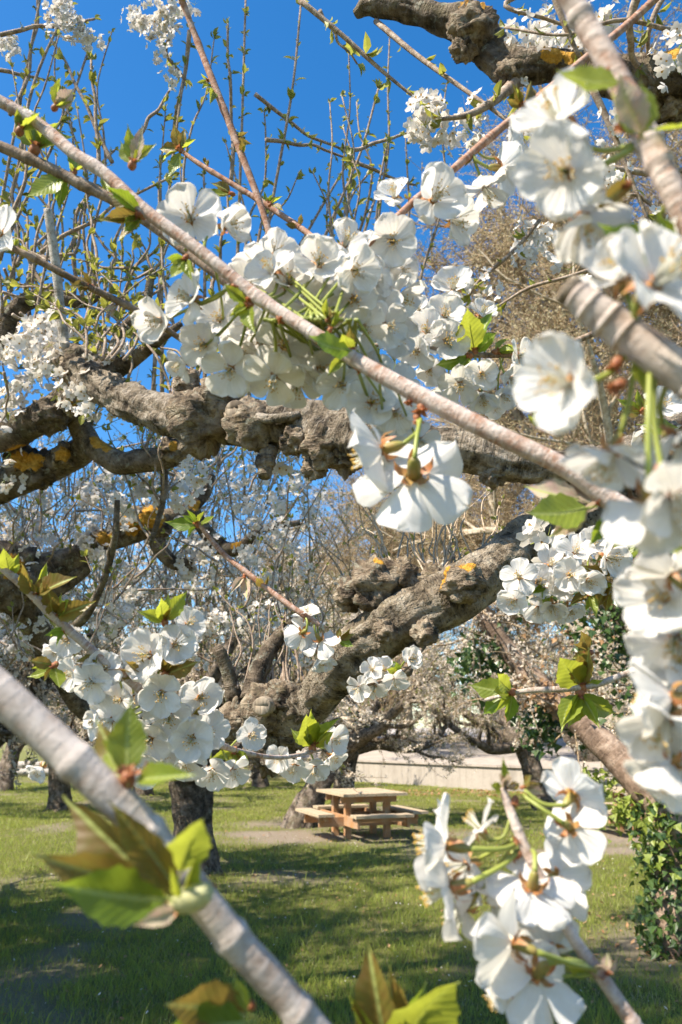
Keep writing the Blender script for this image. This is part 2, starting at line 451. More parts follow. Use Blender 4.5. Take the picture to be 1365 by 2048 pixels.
# ------------------------------------------------------------------ ground, grass, paving
rng = np.random.default_rng(3)
TABLE = ground(722, 1674)
TABLE2 = ground(1275, 1672)
def gz(x, y):
    p = np.stack([np.asarray(x) * 0.35, np.asarray(y) * 0.35, np.zeros_like(np.asarray(x, float))], -1).reshape(-1, 3)
    return 0.05 * fbm(p, 3)
def soil(x, y):
    x = np.asarray(x, float); y = np.asarray(y, float)
    p = np.stack([x, y, np.zeros_like(x)], -1).reshape(-1, 3)
    n = fbm(p * 0.9, 4)
    s = np.zeros(len(n))
    for c, rx, ry in ((TABLE, 2.1, 1.25), (TABLE2 + Vector((0.3, 0, 0)), 2.3, 1.2), (ground(520, 1668), 1.7, 0.55), (ground(600, 1648), 1.3, 0.9), (ground(1180, 1700), 1.2, 0.35), (ground(390, 1745), 0.4, 0.3), (ground(1345, 1895), 1.4, 0.9)):
        q = np.sqrt(((x - c.x) / rx) ** 2 + ((y - c.y) / ry) ** 2)
        s = np.maximum(s, np.clip(1.35 - q + n * 0.9, 0, 1))
    s = np.maximum(s, np.clip((n - 0.18) * 2.4, 0, 0.6))
    far = np.clip((y - 22) / 10, 0, 1)
    return np.clip(s * (1 - 0.5 * far), 0, 1)
gx = np.concatenate([[-600, -200, -80, -40, -20], np.linspace(-12, 12, 150), [20, 40, 80, 200, 600]])
gy = np.concatenate([[-300, -60, -20, -6, 0], np.linspace(3, 36, 200), [42, 55, 80, 160, 400, 900]])
GX, GY = np.meshgrid(gx, gy)
nx, ny = len(gx), len(gy)
flat = np.where((np.abs(GX) <= 12.1) & (GY >= 2.9) & (GY <= 36.1), 1.0, 0.0).ravel()
GZ = gz(GX.ravel(), GY.ravel()) * flat
mb = MB()
i = np.arange(ny - 1)[:, None] * nx
j = np.arange(nx - 1)[None, :]
mb.add(np.stack([GX.ravel(), GY.ravel(), GZ], 1), np.stack([i + j, i + j + 1, i + nx + j + 1, i + nx + j], 2).reshape(-1, 4), None,
       np.stack([GX.ravel(), GY.ravel(), soil(GX.ravel(), GY.ravel())], 1))
m, nt, bs, out = nodes('orchard_ground')
at = N(nt, 'Attribute', attribute_name='bark')
sx = N(nt, 'SeparateXYZ'); nt.links.new(at.outputs['Vector'], sx.inputs[0])
ob = coords(nt, 1, 'object')
n1 = noise(nt, ob, 1.4, 6, 0.65); n2 = noise(nt, ob, 26, 6, 0.7); n3 = noise(nt, ob, 140, 3, 0.6)
gr = ramp(nt, n2, [(0.3, (0.085, 0.09, 0.026)), (0.5, (0.16, 0.17, 0.048)), (0.72, (0.25, 0.235, 0.095))])
gr = mixc(nt, ramp(nt, n1, [(0.42, (0, 0, 0)), (0.62, (0.75,) * 3)]), gr, (0.22, 0.205, 0.075))
so = ramp(nt, n3, [(0.3, (0.20, 0.155, 0.11)), (0.5, (0.34, 0.28, 0.21)), (0.7, (0.46, 0.39, 0.31))])
nt.links.new(mixc(nt, sx.outputs[2], gr, so), bs.inputs['Base Color'])
bs.inputs['Roughness'].default_value = 0.95
bs.inputs['Specular IOR Level'].default_value = 0.1
ad = N(nt, 'Math', operation='ADD'); nt.links.new(n2, ad.inputs[0]); nt.links.new(n3, ad.inputs[1])
bump(nt, ad.outputs[0], 1.0, 0.03, bs)
tag(mb.build('ground', m), kind='structure')

def blades(n, dmin, dmax, hmin, hmax, wid, seed, dens_pow=1.0, keep=None):
    g = np.random.default_rng(seed)
    u = g.random(n)
    d = (dmin ** (1 - dens_pow) + u * (dmax ** (1 - dens_pow) - dmin ** (1 - dens_pow))) ** (1 / (1 - dens_pow)) if dens_pow != 1 else dmin * (dmax / dmin) ** u
    x = (g.random(n) * 2 - 1) * (0.47 * d + 0.7)
    s = soil(x, d)
    clump = fbm(np.stack([x * 3.3, d * 3.3, x * 0 + seed], 1), 3)
    ok = g.random(n) > np.clip(s * 1.25, 0, 0.975)
    if keep == 'dry':
        ok &= fbm(np.stack([x * 1.1, d * 1.1, x * 0 + 5], 1), 3) + g.random(n) * 0.5 > 0.15
    x, d, clump = x[ok], d[ok], clump[ok]
    n = len(x)
    z = gz(x, d) - 0.004
    h = (hmin + (hmax - hmin) * g.random(n) ** 1.6) * (1 + 0.9 * np.clip(clump, -0.5, 0.9))
    a = g.random(n) * 6.283
    lean = h * (0.25 + 0.9 * g.random(n))
    w = wid * (0.6 + 0.8 * g.random(n)) * np.maximum(1, d / 9)
    b = g.random(n) * 6.283
    B = np.stack([x, d, z], 1)
    Wv = np.stack([np.cos(b), np.sin(b), 0 * b], 1) * w[:, None] / 2
    Dv = np.stack([np.cos(a), np.sin(a), 0 * a], 1)
    mid = B + Dv * (lean * 0.3)[:, None] + np.array([0, 0, 1]) * (h * 0.6)[:, None]
    tip = B + Dv * lean[:, None] + np.array([0, 0, 1]) * h[:, None]
    V = np.stack([B - Wv, B + Wv, mid + Wv * 0.7, mid - Wv * 0.7, tip], 1).reshape(-1, 3)
    k = np.arange(n)[:, None] * 5
    return V, k + np.array([[0, 1, 2, 3]]), k + np.array([[3, 2, 4]])
mb = MB()
v, q, t = blades(260000, 4.6, 32, 0.025, 0.085, 0.0042, 11, 0.9)
mb.add(v, q, t, m=0)
v, q, t = blades(60000, 4.6, 28, 0.02, 0.06, 0.004, 12, 0.9, 'dry')
mb.add(v, q, t, m=1)
v, q, t = blades(7000, 4.6, 20, 0.07, 0.15, 0.006, 14, 0.9)
mb.add(v, q, t, m=0)
tag(mb.build('grass', [M_GRASS, M_STRAW]), 'short spring grass covering the orchard floor', 'grass', kind='stuff')

mb = MB()
def litter(n, area, size, m, seed):
    g = np.random.default_rng(seed)
    x = area[0] + (area[1] - area[0]) * g.random(n); y = area[2] + (area[3] - area[2]) * g.random(n)
    z = gz(x, y) + 0.012 + 0.03 * g.random(n)
    a = g.random(n) * 6.283
    s = size * (0.5 + g.random(n))
    tl = (g.random((n, 2)) - 0.5) * 1.2
    V = []
    for ca, cl in ((0, 1.0), (1.57, 0.55), (3.14, 1.0), (4.71, 0.55)):
        dx, dy = np.cos(a + ca) * s * cl, np.sin(a + ca) * s * cl
        V.append(np.stack([x + dx, y + dy, z + dx * tl[:, 0] + dy * tl[:, 1]], 1))
    V = np.stack(V, 1).reshape(-1, 3)
    mb.add(V, np.arange(n)[:, None] * 4 + np.array([[0, 1, 2, 3]]), m=m)
litter(900, (-4, 5, 4.8, 12), 0.018, 0, 21)
litter(260, (1.5, 4, 6.4, 9), 0.026, 0, 22)
litter(500, (-3, 5, 11, 18), 0.022, 0, 23)
litter(1500, (-4, 5, 4.8, 16), 0.010, 1, 24)
litter(600, (0.5, 7, 24.6, 27.5), 0.05, 0, 25)
tag(mb.build('fallen_leaves', [M_DRY, M_PETALM]), 'dry leaves and dropped petals scattered on the grass', 'fallen leaves', kind='stuff')

# low wall with the raised paving behind it
def conc(name, a, b, sc=1.0):
    m, nt, bs, out = nodes(name)
    v = coords(nt, sc, 'object')
    n1 = noise(nt, v, 0.8, 6, 0.6); n2 = noise(nt, v, 14, 5, 0.7)
    c = ramp(nt, n1, [(0.3, a), (0.7, b)])
    c = mixc(nt, ramp(nt, n2, [(0.3, (0.5,) * 3), (0.5, (0, 0, 0))]), c, tuple(x * 0.7 for x in a))
    n4 = noise(nt, coords(nt, sc, 'object', (3.5, 3.5, 0.25)), 1.0, 5, 0.7)      # rain streaks
    c = mixc(nt, ramp(nt, n4, [(0.5, (0, 0, 0)), (0.66, (0.55,) * 3)]), c, tuple(x * 0.55 for x in a))
    nt.links.new(c, bs.inputs['Base Color'])
    bs.inputs['Roughness'].default_value = 0.9
    bump(nt, n2, 0.5, 0.01, bs)
    return m
M_CONC = conc('pale_render', (0.31, 0.27, 0.225), (0.41, 0.365, 0.31))
M_PAVE = conc('pale_paving', (0.32, 0.275, 0.23), (0.41, 0.36, 0.31))
M_GREYC = conc('grey_concrete', (0.30, 0.27, 0.24), (0.42, 0.39, 0.35))
WP = [ground(1950, 1625), ground(1400, 1602), ground(1000, 1583), ground(720, 1563), ground(585, 1552)]
WT = 0.74
def wallrun(name, pts, h, t, mat, label, coping=True):
    root = empty(name, pts[len(pts) // 2], label, 'wall')
    o = Vector(root.location)
    mb = MB(); mc = MB()
    for a, b in zip(pts[:-1], pts[1:]):
        d = (b - a); L = d.length; d.normalize()
        n = Vector((-d.y, d.x, 0))
        if n.y < 0: n = -n
        M = Matrix(((d.x, n.x, 0, 0), (d.y, n.y, 0, 0), (0, 0, 1, 0), (0, 0, 0, 1)))
        c = (a + b) / 2 - o + n * t / 2
        M.translation = Vector((c.x, c.y, 0))
        box(mb, (0, 0, h / 2 - 0.15), (L, t, h + 0.3), M)
        if coping:
            box(mc, (0, -0.02, h + 0.035), (L, t + 0.09, 0.07), M)
    mb.build('wall_face', mat, root, False)
    if coping:
        mc.build('coping', M_PAVE, root, False)
    return root
wallrun('low_wall', WP, WT, 0.3, M_CONC, 'low pale rendered wall running behind the picnic table')
mb = MB()
pv = []
for p in WP:
    pv.append((p.x, p.y + 0.25, WT - 0.02))
for p in WP:
    pv.append((p.x * 1.9, p.y + 9, 1.12))
for p in WP:
    pv.append((p.x * 3.0, p.y + 42, 2.35))
k = len(WP)
mb.add(pv, [[r * k + i, r * k + i + 1, (r + 1) * k + i + 1, (r + 1) * k + i] for r in (0, 1) for i in range(k - 1)])
tag(mb.build('terrace_paving', M_PAVE, None, False), kind='structure')
# slab bench left of the wall end
root = empty('concrete_bench', ground(520, 1548), 'pale concrete slab bench behind the blossom left of the low wall', 'bench')
mb = MB(); box(mb, (0, 0, 0.80), (3.2, 0.6, 0.14)); mb.build('seat_slab', M_CONC, root, False)
for x in (-1.2, -0.2, 0.9):
    mb = MB(); box(mb, (x, 0, 0.365), (0.55, 0.5, 0.73)); mb.build('support', M_GREYC, root, False)
root = empty('timber_kerb', ground(60, 1553), 'two stacked pale timbers edging the grass at far left', 'kerb')
for z, y in ((0.17, 0), (0.46, 0.1)):
    mb = MB(); tube(mb, [(-7, y, z, 0.15), (0, y, z + 0.02, 0.16), (4.6, y, z, 0.15)], 10, 0.06, 4); mb.build('timber', M_DEAD, root)
# white post and shaded block on the terrace
p = ground(883, 1508, 0.85)
root = empty('white_post', p, 'short white post standing on the pale raised paving', 'post')
mb = MB(); tube(mb, [(0, 0, -0.1, 0.17), (0, 0, 0.62, 0.17)], 14); mb.build('shaft', M_CONC, root, False)
mb = MB(); tube(mb, [(0, 0, 0.622, 0.19), (0, 0, 0.68, 0.19)], 14); mb.build('cap', M_CONC, root, False)
p = ground(985, 1515, 0.83)
root = empty('concrete_planter', p, 'long low grey concrete trough on the raised paving', 'planter')
mb = MB(); box(mb, (0, 0, 0.2), (3.4, 0.9, 0.6)); mb.build('trough', M_GREYC, root, False)
mb = MB(); box(mb, (0, 0, 0.53), (3.5, 1.0, 0.06)); mb.build('rim', M_PAVE, root, False)

# ------------------------------------------------------------------ picnic tables
m, nt, bs, out = nodes('table_timber')
v = coords(nt, 1, 'object', (3, 30, 30))
n1 = noise(nt, v, 2, 6, 0.6); n2 = noise(nt, coords(nt, 1, 'object'), 5, 4, 0.6)
c = ramp(nt, n1, [(0.3, (0.30, 0.135, 0.05)), (0.6, (0.43, 0.215, 0.085)), (0.8, (0.52, 0.30, 0.14))])
nt.links.new(mixc(nt, ramp(nt, n2, [(0.38, (0, 0, 0)), (0.62, (0.65,) * 3)]), c, (0.36, 0.27, 0.185)), bs.inputs['Base Color'])
bs.inputs['Roughness'].default_value = 0.7
bump(nt, n1, 0.5, 0.004, bs)
M_TIMBER = m
m, nt, bs, out = nodes('weathered_table_top')
v = coords(nt, 1, 'object', (30, 3, 30))
n1 = noise(nt, v, 2, 6, 0.6)
nt.links.new(ramp(nt, n1, [(0.3, (0.33, 0.25, 0.155)), (0.7, (0.46, 0.37, 0.25))]), bs.inputs['Base Color'])
bs.inputs['Roughness'].default_value = 0.75
bump(nt, n1, 0.5, 0.004, bs)
M_TTOP = m
def picnic_table(loc, rz, label):
    root = empty('picnic_table', loc, label, 'picnic table', 'picnic tables on the grass')
    root.rotation_euler = (0, 0, rz)
    for i in range(6):                                   # top planks
        mb = MB(); box(mb, (-0.5 + i * 0.2, 0, 0.755 + 0.002 * (i % 2)), (0.19, 1.5, 0.045)); mb.build('plank', M_TTOP, root, False)
    for sx in (-1, 1):
        for sy in (-1, 1):
            mb = MB(); box(mb, (sx * 0.37, sy * 0.32, 0.345), (0.105, 0.105, 0.77)); mb.build('leg', M_TIMBER, root, False)
    for sy in (-1, 1):                                   # rails under the top
        mb = MB(); box(mb, (0, sy * 0.32 + sy * 0.076, 0.67), (1.05, 0.045, 0.12)); mb.build('rail', M_TIMBER, root, False)
    for sx in (-1, 1):
        mb = MB(); box(mb, (sx * 0.45, 0, 0.33), (0.05, 2.15, 0.16)); mb.build('beam', M_TIMBER, root, False)
    for sy in (-1, 1):
        mb = MB(); box(mb, (0, sy * 0.405, 0.31), (1.85, 0.05, 0.155)); mb.build('beam', M_TIMBER, root, False)
    for sx in (-1, 1):                                   # long side seats
        for k in (0, 1):
            mb = MB(); box(mb, (sx * (0.80 + 0.15 * k), 0, 0.435), (0.14, 1.35, 0.045)); mb.build('seat_plank', M_TTOP, root, False)
        mb = MB(); box(mb, (sx * 0.84, 0, 0.375), (0.04, 1.2, 0.07)); mb.build('seat_rail', M_TIMBER, root, False)
    for sy in (-1, 1):                                   # end seats
        for k in (0, 1):
            mb = MB(); box(mb, (0, sy * (0.93 + 0.15 * k), 0.437), (1.05, 0.14, 0.045)); mb.build('seat_plank', M_TTOP, root, False)
        mb = MB(); box(mb, (0, sy * 0.97, 0.372), (0.95, 0.04, 0.07)); mb.build('seat_rail', M_TIMBER, root, False)
    return root
picnic_table(TABLE, math.radians(20), 'square timber picnic table with four attached benches on bare earth beside a dark trunk')
picnic_table(TABLE2 + Vector((0.3, 0.3, 0)), math.radians(8), 'timber picnic table half hidden behind the ivy clad trunk at right')

# ------------------------------------------------------------------ background trees
def perp(d):
    a = Vector((0, 0, 1)) if abs(d.z) < 0.9 else Vector((1, 0, 0))
    u = d.cross(a).normalized()
    return u, d.cross(u).normalized()
def grow(r, p, d, L, r0, r1, n, wob=0.15, up=0.0, droop=0.0):
    """wobbling polyline of rows (x,y,z,r)"""
    out = [(p.x, p.y, p.z, r0)]
    d = d.normalized()
    p = p.copy()
    for i in range(1, n + 1):
        d = (d + Vector((r.gauss(0, wob), r.gauss(0, wob), r.gauss(0, wob) + up - droop))).normalized()
        p = p + d * (L / n)
        out.append((p.x, p.y, p.z, r0 + (r1 - r0) * i / n))
    return out
def at_path(P, t):
    f = t * (len(P) - 1)
    i = min(int(f), len(P) - 2)
    f -= i
    a, b = Vector(P[i][:3]), Vector(P[i + 1][:3])
    return a.lerp(b, f), (b - a).normalized(), P[i][3] + (P[i + 1][3] - P[i][3]) * f
def tilt(r, d, ang):
    u, v = perp(d)
    a = r.random() * 6.283
    return (d * math.cos(ang) + (u * math.cos(a) + v * math.sin(a)) * math.sin(ang)).normalized()
def flakes(mb, C, size, g, k, m=0, aspect=0.8):
    """k small randomly turned faces round every centre in C"""
    C = np.repeat(np.asarray(C, float), k, 0)
    n = len(C)
    a = g.normal(size=(n, 3)); a /= np.linalg.norm(a, axis=1)[:, None]
    b = g.normal(size=(n, 3)); b -= a * (a * b).sum(1)[:, None]; b /= np.linalg.norm(b, axis=1)[:, None]
    c = np.cross(a, b)
    s = size * (0.6 + 0.8 * g.random(n))[:, None]
    P = C + g.normal(size=(n, 3)) * size * 0.95
    V = np.stack([P - b * s * 0.9, P + c * s * aspect * 0.6 + a * s * 0.15, P + b * s, P - c * s * aspect * 0.6 + a * s * 0.15], 1).reshape(-1, 3)
    mb.add(V, np.arange(n)[:, None] * 4 + np.array([[0, 1, 2, 3]]), m=m)

def cherry_tree(name, seed, loc, label, lean=(0, 0), trunk_h=1.25, limbs=5, span=2.6, tr=0.24, flowers=1.0, leafy=0.3, group='blossoming cherry trees of the orchard', rise=0.55, shoots=20):
    r = random.Random(seed)
    g = np.random.default_rng(seed)
    root = empty(name, loc, label, 'cherry tree', group)
    T = [(0, 0, -0.15, tr * 1.55), (0.02, 0, 0.05, tr * 1.2), (lean[0] * 0.3, lean[1] * 0.3, trunk_h * 0.35, tr), (lean[0] * 0.65, lean[1] * 0.65, trunk_h * 0.7, tr * 0.95), (lean[0], lean[1], trunk_h, tr * 1.05), (lean[0] * 1.1, lean[1] * 1.1, trunk_h + 0.14, tr * 0.6)]
    mb = MB(); tube(mb, spline(T, 34), 26, 0.33, 9, True, seed, 0, 0.22); mb.build('trunk', M_TRUNK, root)
    top = Vector((lean[0], lean[1], trunk_h))
    tw = MB(); FC = []; LC = []
    for k in range(limbs):
        az = k / limbs * 6.283 + r.uniform(-0.4, 0.4) + seed
        d = Vector((math.cos(az), math.sin(az), r.uniform(rise * 0.7, rise * 1.5))).normalized()
        P = grow(r, top + d * tr * 0.2 - Vector((0, 0, 0.1)), d, span * r.uniform(0.8, 1.2), tr * 0.62, tr * 0.2, 9, 0.17, 0.05)
        lm = MB(); tube(lm, spline(P, 26), 12, 0.3, 12, True, seed + k, 0, 0.3)
        nb = 6
        for b in range(nb):
            t = 0.25 + 0.75 * (b + r.random() * 0.8) / nb
            p, dd, rr = at_path(P, min(t, 0.99))
            bd = (tilt(r, dd, r.uniform(0.5, 1.1)) + Vector((0, 0, 0.25))).normalized()
            B = grow(r, p, bd, r.uniform(0.9, 1.7), rr * 0.55, 0.012, 7, 0.2, 0.03)
            tube(lm, spline(B, 12), 6, 0.2, 14, False, seed + b)
            for _ in range(15):
                t2 = r.uniform(0.15, 1.0)
                p2, d2, r2 = at_path(B, min(t2, 0.99))
                Tw = grow(r, p2, tilt(r, d2, r.uniform(0.4, 1.2)), r.uniform(0.3, 0.95), 0.008, 0.003, 4, 0.16, 0.04)
                tube(tw, Tw, 3, cap=False)
                for s in range(int(12 * flowers)):
                    q, _, _ = at_path(Tw, r.random())
                    FC.append(q[:])
                for s in range(int(6 * leafy) + 1):
                    q, _, _ = at_path(Tw, r.random())
                    LC.append(q[:])
            for s in range(int(10 * flowers)):
                q, _, _ = at_path(B, r.uniform(0.3, 0.99))
                FC.append((q + Vector((r.gauss(0, 0.03), r.gauss(0, 0.03), 0.03)))[:])
        for s in range(shoots):                               # upright water shoots
            p, dd, rr = at_path(P, r.uniform(0.3, 0.99))
            Sh = grow(r, p, Vector((r.gauss(0, 0.16), r.gauss(0, 0.16), 1)), r.uniform(0.7, 1.7), 0.010, 0.003, 5, 0.05, 0.04)
            tube(tw, Sh, 4, cap=False)
            for _ in range(8):
                q, _, _ = at_path(Sh, r.random())
                (LC if r.random() < 0.55 else FC).append(q[:])
        lm.build('limb', M_LIMBD if k % 2 else M_TRUNK, root)
    tag(tw.build('twigs', M_BGTWIG, root), kind='stuff')
    cr = MB(); flakes(cr, FC, 0.026, g, 4); tag(cr.build('crown', M_BLOSSOM, root, False), 'white blossom of the crown', kind='stuff')
    lf = MB(); flakes(lf, LC, 0.03, g, 2, 0, 0.6); tag(lf.build('leaves', M_LEAFBG, root, False), kind='stuff')
    return root

def gp(px, py):
    v = ground(px, py)
    return Vector((v.x, v.y, 0))
tA = cherry_tree('cherry_tree', 1, gp(388, 1748), 'cherry tree with a split dark trunk left of the picnic table', (-0.12, 0.0), 1.25, 7, 2.5, 0.25, 1.0, 0.4)
tB = cherry_tree('cherry_tree', 2, gp(600, 1654), 'cherry tree with a leaning trunk directly behind the picnic table', (0.85, 0.3), 1.55, 6, 2.7, 0.27, 1.1, 0.5)
tC = cherry_tree('cherry_tree', 3, gp(684, 1640), 'straight dark cherry trunk just behind the leaning one at the picnic table', (0.15, 0.0), 1.5, 5, 2.8, 0.22, 1.1, 0.5)
tD = cherry_tree('cherry_tree', 4, gp(1085, 1618), 'dark stemmed cherry tree in front of the low wall at right', (-0.3, 0.1), 1.5, 6, 3.0, 0.25, 1.0, 0.9)
def repeat(src, px, py, rz, sc, label, z=0.0):
    c = copy_tree(src)
    c.location = gp(px, py) + Vector((0, 0, z))
    c.rotation_euler = (0, 0, rz)
    c.scale = (sc, sc, sc)
    c['label'] = label
    return c
repeat(tB, 5, 1582, 1.3, 1.0, 'blossoming cherry tree with its trunk at the far left edge')
repeat(tD, 215, 1562, 2.2, 1.05, 'cherry tree behind the timber kerb on the left')
repeat(tA, 445, 1556, 3.9, 1.35, 'distant cherry tree behind the concrete slab bench')
repeat(tB, 1210, 1575, 2.9, 1.15, 'cherry tree with flowering boughs behind the right picnic table')
repeat(tA, 1420, 1600, 5.2, 1.35, 'blossoming cherry tree at the far right beyond the ivy clad trunk')
repeat(tD, -210, 1640, 4.4, 1.0, 'cherry tree left of the frame reaching in behind the lower left blossom')
repeat(tA, 120, 1622, 1.0, 1.0, 'nearer blossoming cherry tree behind the lower left branch')
repeat(tD, 285, 1592, 5.6, 1.0, 'cherry tree with dense blossom just left behind the split trunk')
repeat(tC, 100, 1532, 5.0, 1.4, 'far cherry tree on the left horizon')
repeat(tB, 330, 1526, 0.4, 1.5, 'far cherry tree on the horizon above the split dark trunk')
repeat(tD, 610, 1528, 1.9, 1.45, 'far cherry tree on the horizon above the leaning trunk')
repeat(tA, 760, 1524, 3.0, 1.8, 'far cherry tree beyond the pale raised paving', 1.6)
repeat(tC, 1010, 1530, 2.4, 1.5, 'far cherry tree above the concrete trough', 1.4)
repeat(tB, 1330, 1535, 4.0, 1.5, 'far cherry tree on the right horizon', 1.2)
repeat(tA, -190, 1850, 2.6, 1.0, 'nearest cherry tree left of the frame filling the lower left with twigs')
repeat(tC, 1600, 1720, 1.0, 1.0, 'cherry tree right of the frame reaching in behind the ivy')
repeat(tD, 520, 1575, 0.2, 1.05, 'cherry tree with a tangle of shoots above the leaning trunk')

# tall bare trees, twigs in bud
def tall_tree(name, seed, loc, label, H, crown_r, n_main=9, cat='tree', group='tall bare trees behind the orchard', dens=1.0):
    r = random.Random(seed)
    g = np.random.default_rng(seed)
    root = empty(name, loc, label, cat, group)
    T = grow(r, Vector((0, 0, -0.2)), Vector((0, 0, 1)), H * 0.75, H * 0.022, H * 0.006, 10, 0.03, 0.05)
    mb = MB(); tube(mb, spline(T, 40), 14, 0.15, 3, True, seed, 0, 0.3); mb.build('trunk', M_PLANE, root)
    tw = MB(); BC = []
    for k in range(n_main):
        t = 0.22 + 0.75 * k / n_main
        p, dd, rr = at_path(T, t)
        az = k * 2.4 + r.uniform(-0.4, 0.4)
        el = 0.45 + 0.7 * t
        d = Vector((math.cos(az) * math.cos(el), math.sin(az) * math.cos(el), math.sin(el)))
        P = grow(r, p, d, crown_r * r.uniform(0.85, 1.25) * (1.25 - 0.45 * t), rr * 0.6, H * 0.0025, 9, 0.13, 0.06)
        lm = MB(); tube(lm, spline(P, 22), 8, 0.15, 4, False, seed + k)
        for b in range(10):
            p1, d1, r1 = at_path(P, 0.15 + 0.85 * (b + r.random()) / 10 * 0.99)
            B = grow(r, p1, tilt(r, d1, r.uniform(0.4, 1.0)), crown_r * r.uniform(0.25, 0.5), r1 * 0.6, H * 0.0011, 6, 0.16, 0.05)
            tube(lm, spline(B, 9), 5, cap=False)
            for c in range(int(9 * dens)):
                p2, d2, r2 = at_path(B, r.uniform(0.1, 0.99))
                Cc = grow(r, p2, tilt(r, d2, r.uniform(0.4, 1.1)), crown_r * r.uniform(0.1, 0.24), H * 0.0009, H * 0.0004, 4, 0.2, 0.04)
                tube(tw, Cc, 3, cap=False)
                for e in range(7):
                    p3, d3, _ = at_path(Cc, r.uniform(0.1, 0.99))
                    D = grow(r, p3, tilt(r, d3, r.uniform(0.4, 1.1)), crown_r * r.uniform(0.05, 0.12), H * 0.0005, H * 0.0002, 2, 0.2, 0.03)
                    tube(tw, D, 3, cap=False)
                    for f in range(5):
                        q, _, _ = at_path(D, r.random())
                        BC.append(q[:])
        lm.build('limb', M_PLANE, root)
    tag(tw.build('twigs', M_BGTWIG, root), kind='stuff')
    cr = MB(); flakes(cr, BC, 0.05, g, 1, 0, 0.7); tag(cr.build('crown', M_BUDTAN, root, False), 'tan buds of the bare crown', kind='stuff')
    return root
q = gp(1240, 1592)
p1 = tall_tree('plane_tree', 31, q, 'tall bare brown tree in bud rising behind the right side', 23, 8.6, 17, dens=1.9)
c = copy_tree(p1); c.location = gp(820, 1550); c.rotation_euler = (0, 0, 2.0); c.scale = (0.75, 0.75, 0.62)
c['label'] = 'tall bare tree in bud beyond the middle of the orchard'
c = copy_tree(p1); c.location = gp(1560, 1560); c.rotation_euler = (0, 0, 4.0); c.scale = (1.1, 1.1, 1.05)
c['label'] = 'tall bare tree in bud at the far right edge'
c = copy_tree(p1); c.location = gp(600, 1535); c.rotation_euler = (0, 0, 1.1); c.scale = (0.8, 0.8, 0.6)
c['label'] = 'tall bare tree in bud low on the horizon left of the middle'
c = copy_tree(p1); c.location = gp(1000, 1540); c.rotation_euler = (0, 0, 5.3); c.scale = (0.9, 0.9, 0.85)
c['label'] = 'tall bare tree in bud right of the middle above the pale paving'
# leafy trees left of the frame; their crowns shade the near grass
sh = cherry_tree('cherry_tree', 9, Vector((-4.9, 5.2, 0)), 'cherry tree standing left of the frame shading the near grass', (0.1, 0), 1.6, 6, 2.0, 0.2, 1.5, 2.5, rise=0.9)
sh2 = copy_tree(sh); sh2.location = (-7.4, 6.6, 0); sh2.rotation_euler = (0, 0, 2.2); sh2['label'] = 'second cherry tree left of the frame shading the grass'
st = cherry_tree('shade_tree', 12, Vector((-5.3, 3.6, 0)), 'tall leafy tree left of the frame shading the near grass', (0.2, 0.2), 6.0, 8, 2.6, 0.2, 0.3, 4.5, 'trees shading the near grass', 0.6)
st['category'] = 'tree'
st2 = copy_tree(st); st2.location = (-7.6, 3.9, 0); st2.rotation_euler = (0, 0, 2); st2['label'] = 'second tall leafy tree further left of the frame'
st3 = copy_tree(st); st3.location = (-4.9, 1.7, 0); st3.rotation_euler = (0, 0, 4); st3.scale = (0.9, 0.9, 1.2); st3['label'] = 'tallest leafy tree nearest the left of the camera'

# ivy clad leaning tree at the right edge
def ivy_leaves(mb, C, g, size, m=0):
    C = np.asarray(C, float)
    n = len(C)
    nrm = g.normal(size=(n, 3)) + np.array([-0.6, -1.0, 0.5]); nrm /= np.linalg.norm(nrm, axis=1)[:, None]
    dn = np.array([0, 0, -1.0]) + g.normal(size=(n, 3)) * 0.45
    dn -= nrm * (nrm * dn).sum(1)[:, None]; dn /= np.linalg.norm(dn, axis=1)[:, None]
    sd = np.cross(nrm, dn)
    s = size * (0.55 + 0.8 * g.random(n))[:, None]
    sh = [(0, 0, 0), (-.55, .1, .1), (-.25, .5, 0), (0, 1, .1), (.25, .5, 0), (.55, .1, .1)]
    V = np.stack([C + (sd * x + dn * y + nrm * z) * s for x, y, z in sh], 1).reshape(-1, 3)
    k = np.arange(n)[:, None] * 6
    mb.add(V, k + np.array([[0, 2, 3, 4]]), np.concatenate([k + np.array([[0, 1, 2]]), k + np.array([[0, 4, 5]])]), m=m)
base = gp(1352, 1905)
root = empty('ivy_clad_tree', base, 'leaning brown tree wrapped in green ivy at the right edge', 'tree')
def loc_px(px, py, d, r):
    v = W(px, py, d) - base
    return (v.x, v.y, v.z, r)
g = np.random.default_rng(5)
d0 = (base - CAM).dot(FW)
TR = [(0, 0, -0.1, 0.22), loc_px(1352, 1830, d0 - 0.1, 0.17), loc_px(1348, 1740, d0, 0.16), loc_px(1342, 1650, d0 + 0.05, 0.17), loc_px(1325, 1610, d0 + 0.1, 0.16)]
mb = MB(); tube(mb, spline(TR, 30), 22, 0.3, 9, True, 4, 0, 0.25); mb.build('trunk', M_BARKB, root)
LM = [loc_px(1335, 1625, d0 + 0.1, 0.15), loc_px(1290, 1575, d0 + 0.2, 0.145), loc_px(1235, 1515, d0 + 0.4, 0.13), loc_px(1170, 1455, d0 + 0.6, 0.12), loc_px(1100, 1395, d0 + 0.8, 0.11), loc_px(1040, 1330, d0 + 1.0, 0.10), loc_px(980, 1250, d0 + 1.1, 0.08), loc_px(940, 1160, d0 + 1.2, 0.05)]
LMs = spline(LM, 60)
mb = MB(); tube(mb, LMs, 20, 0.16, 9, True, 6, 0, 0.4); mb.build('limb', M_BARKB, root)
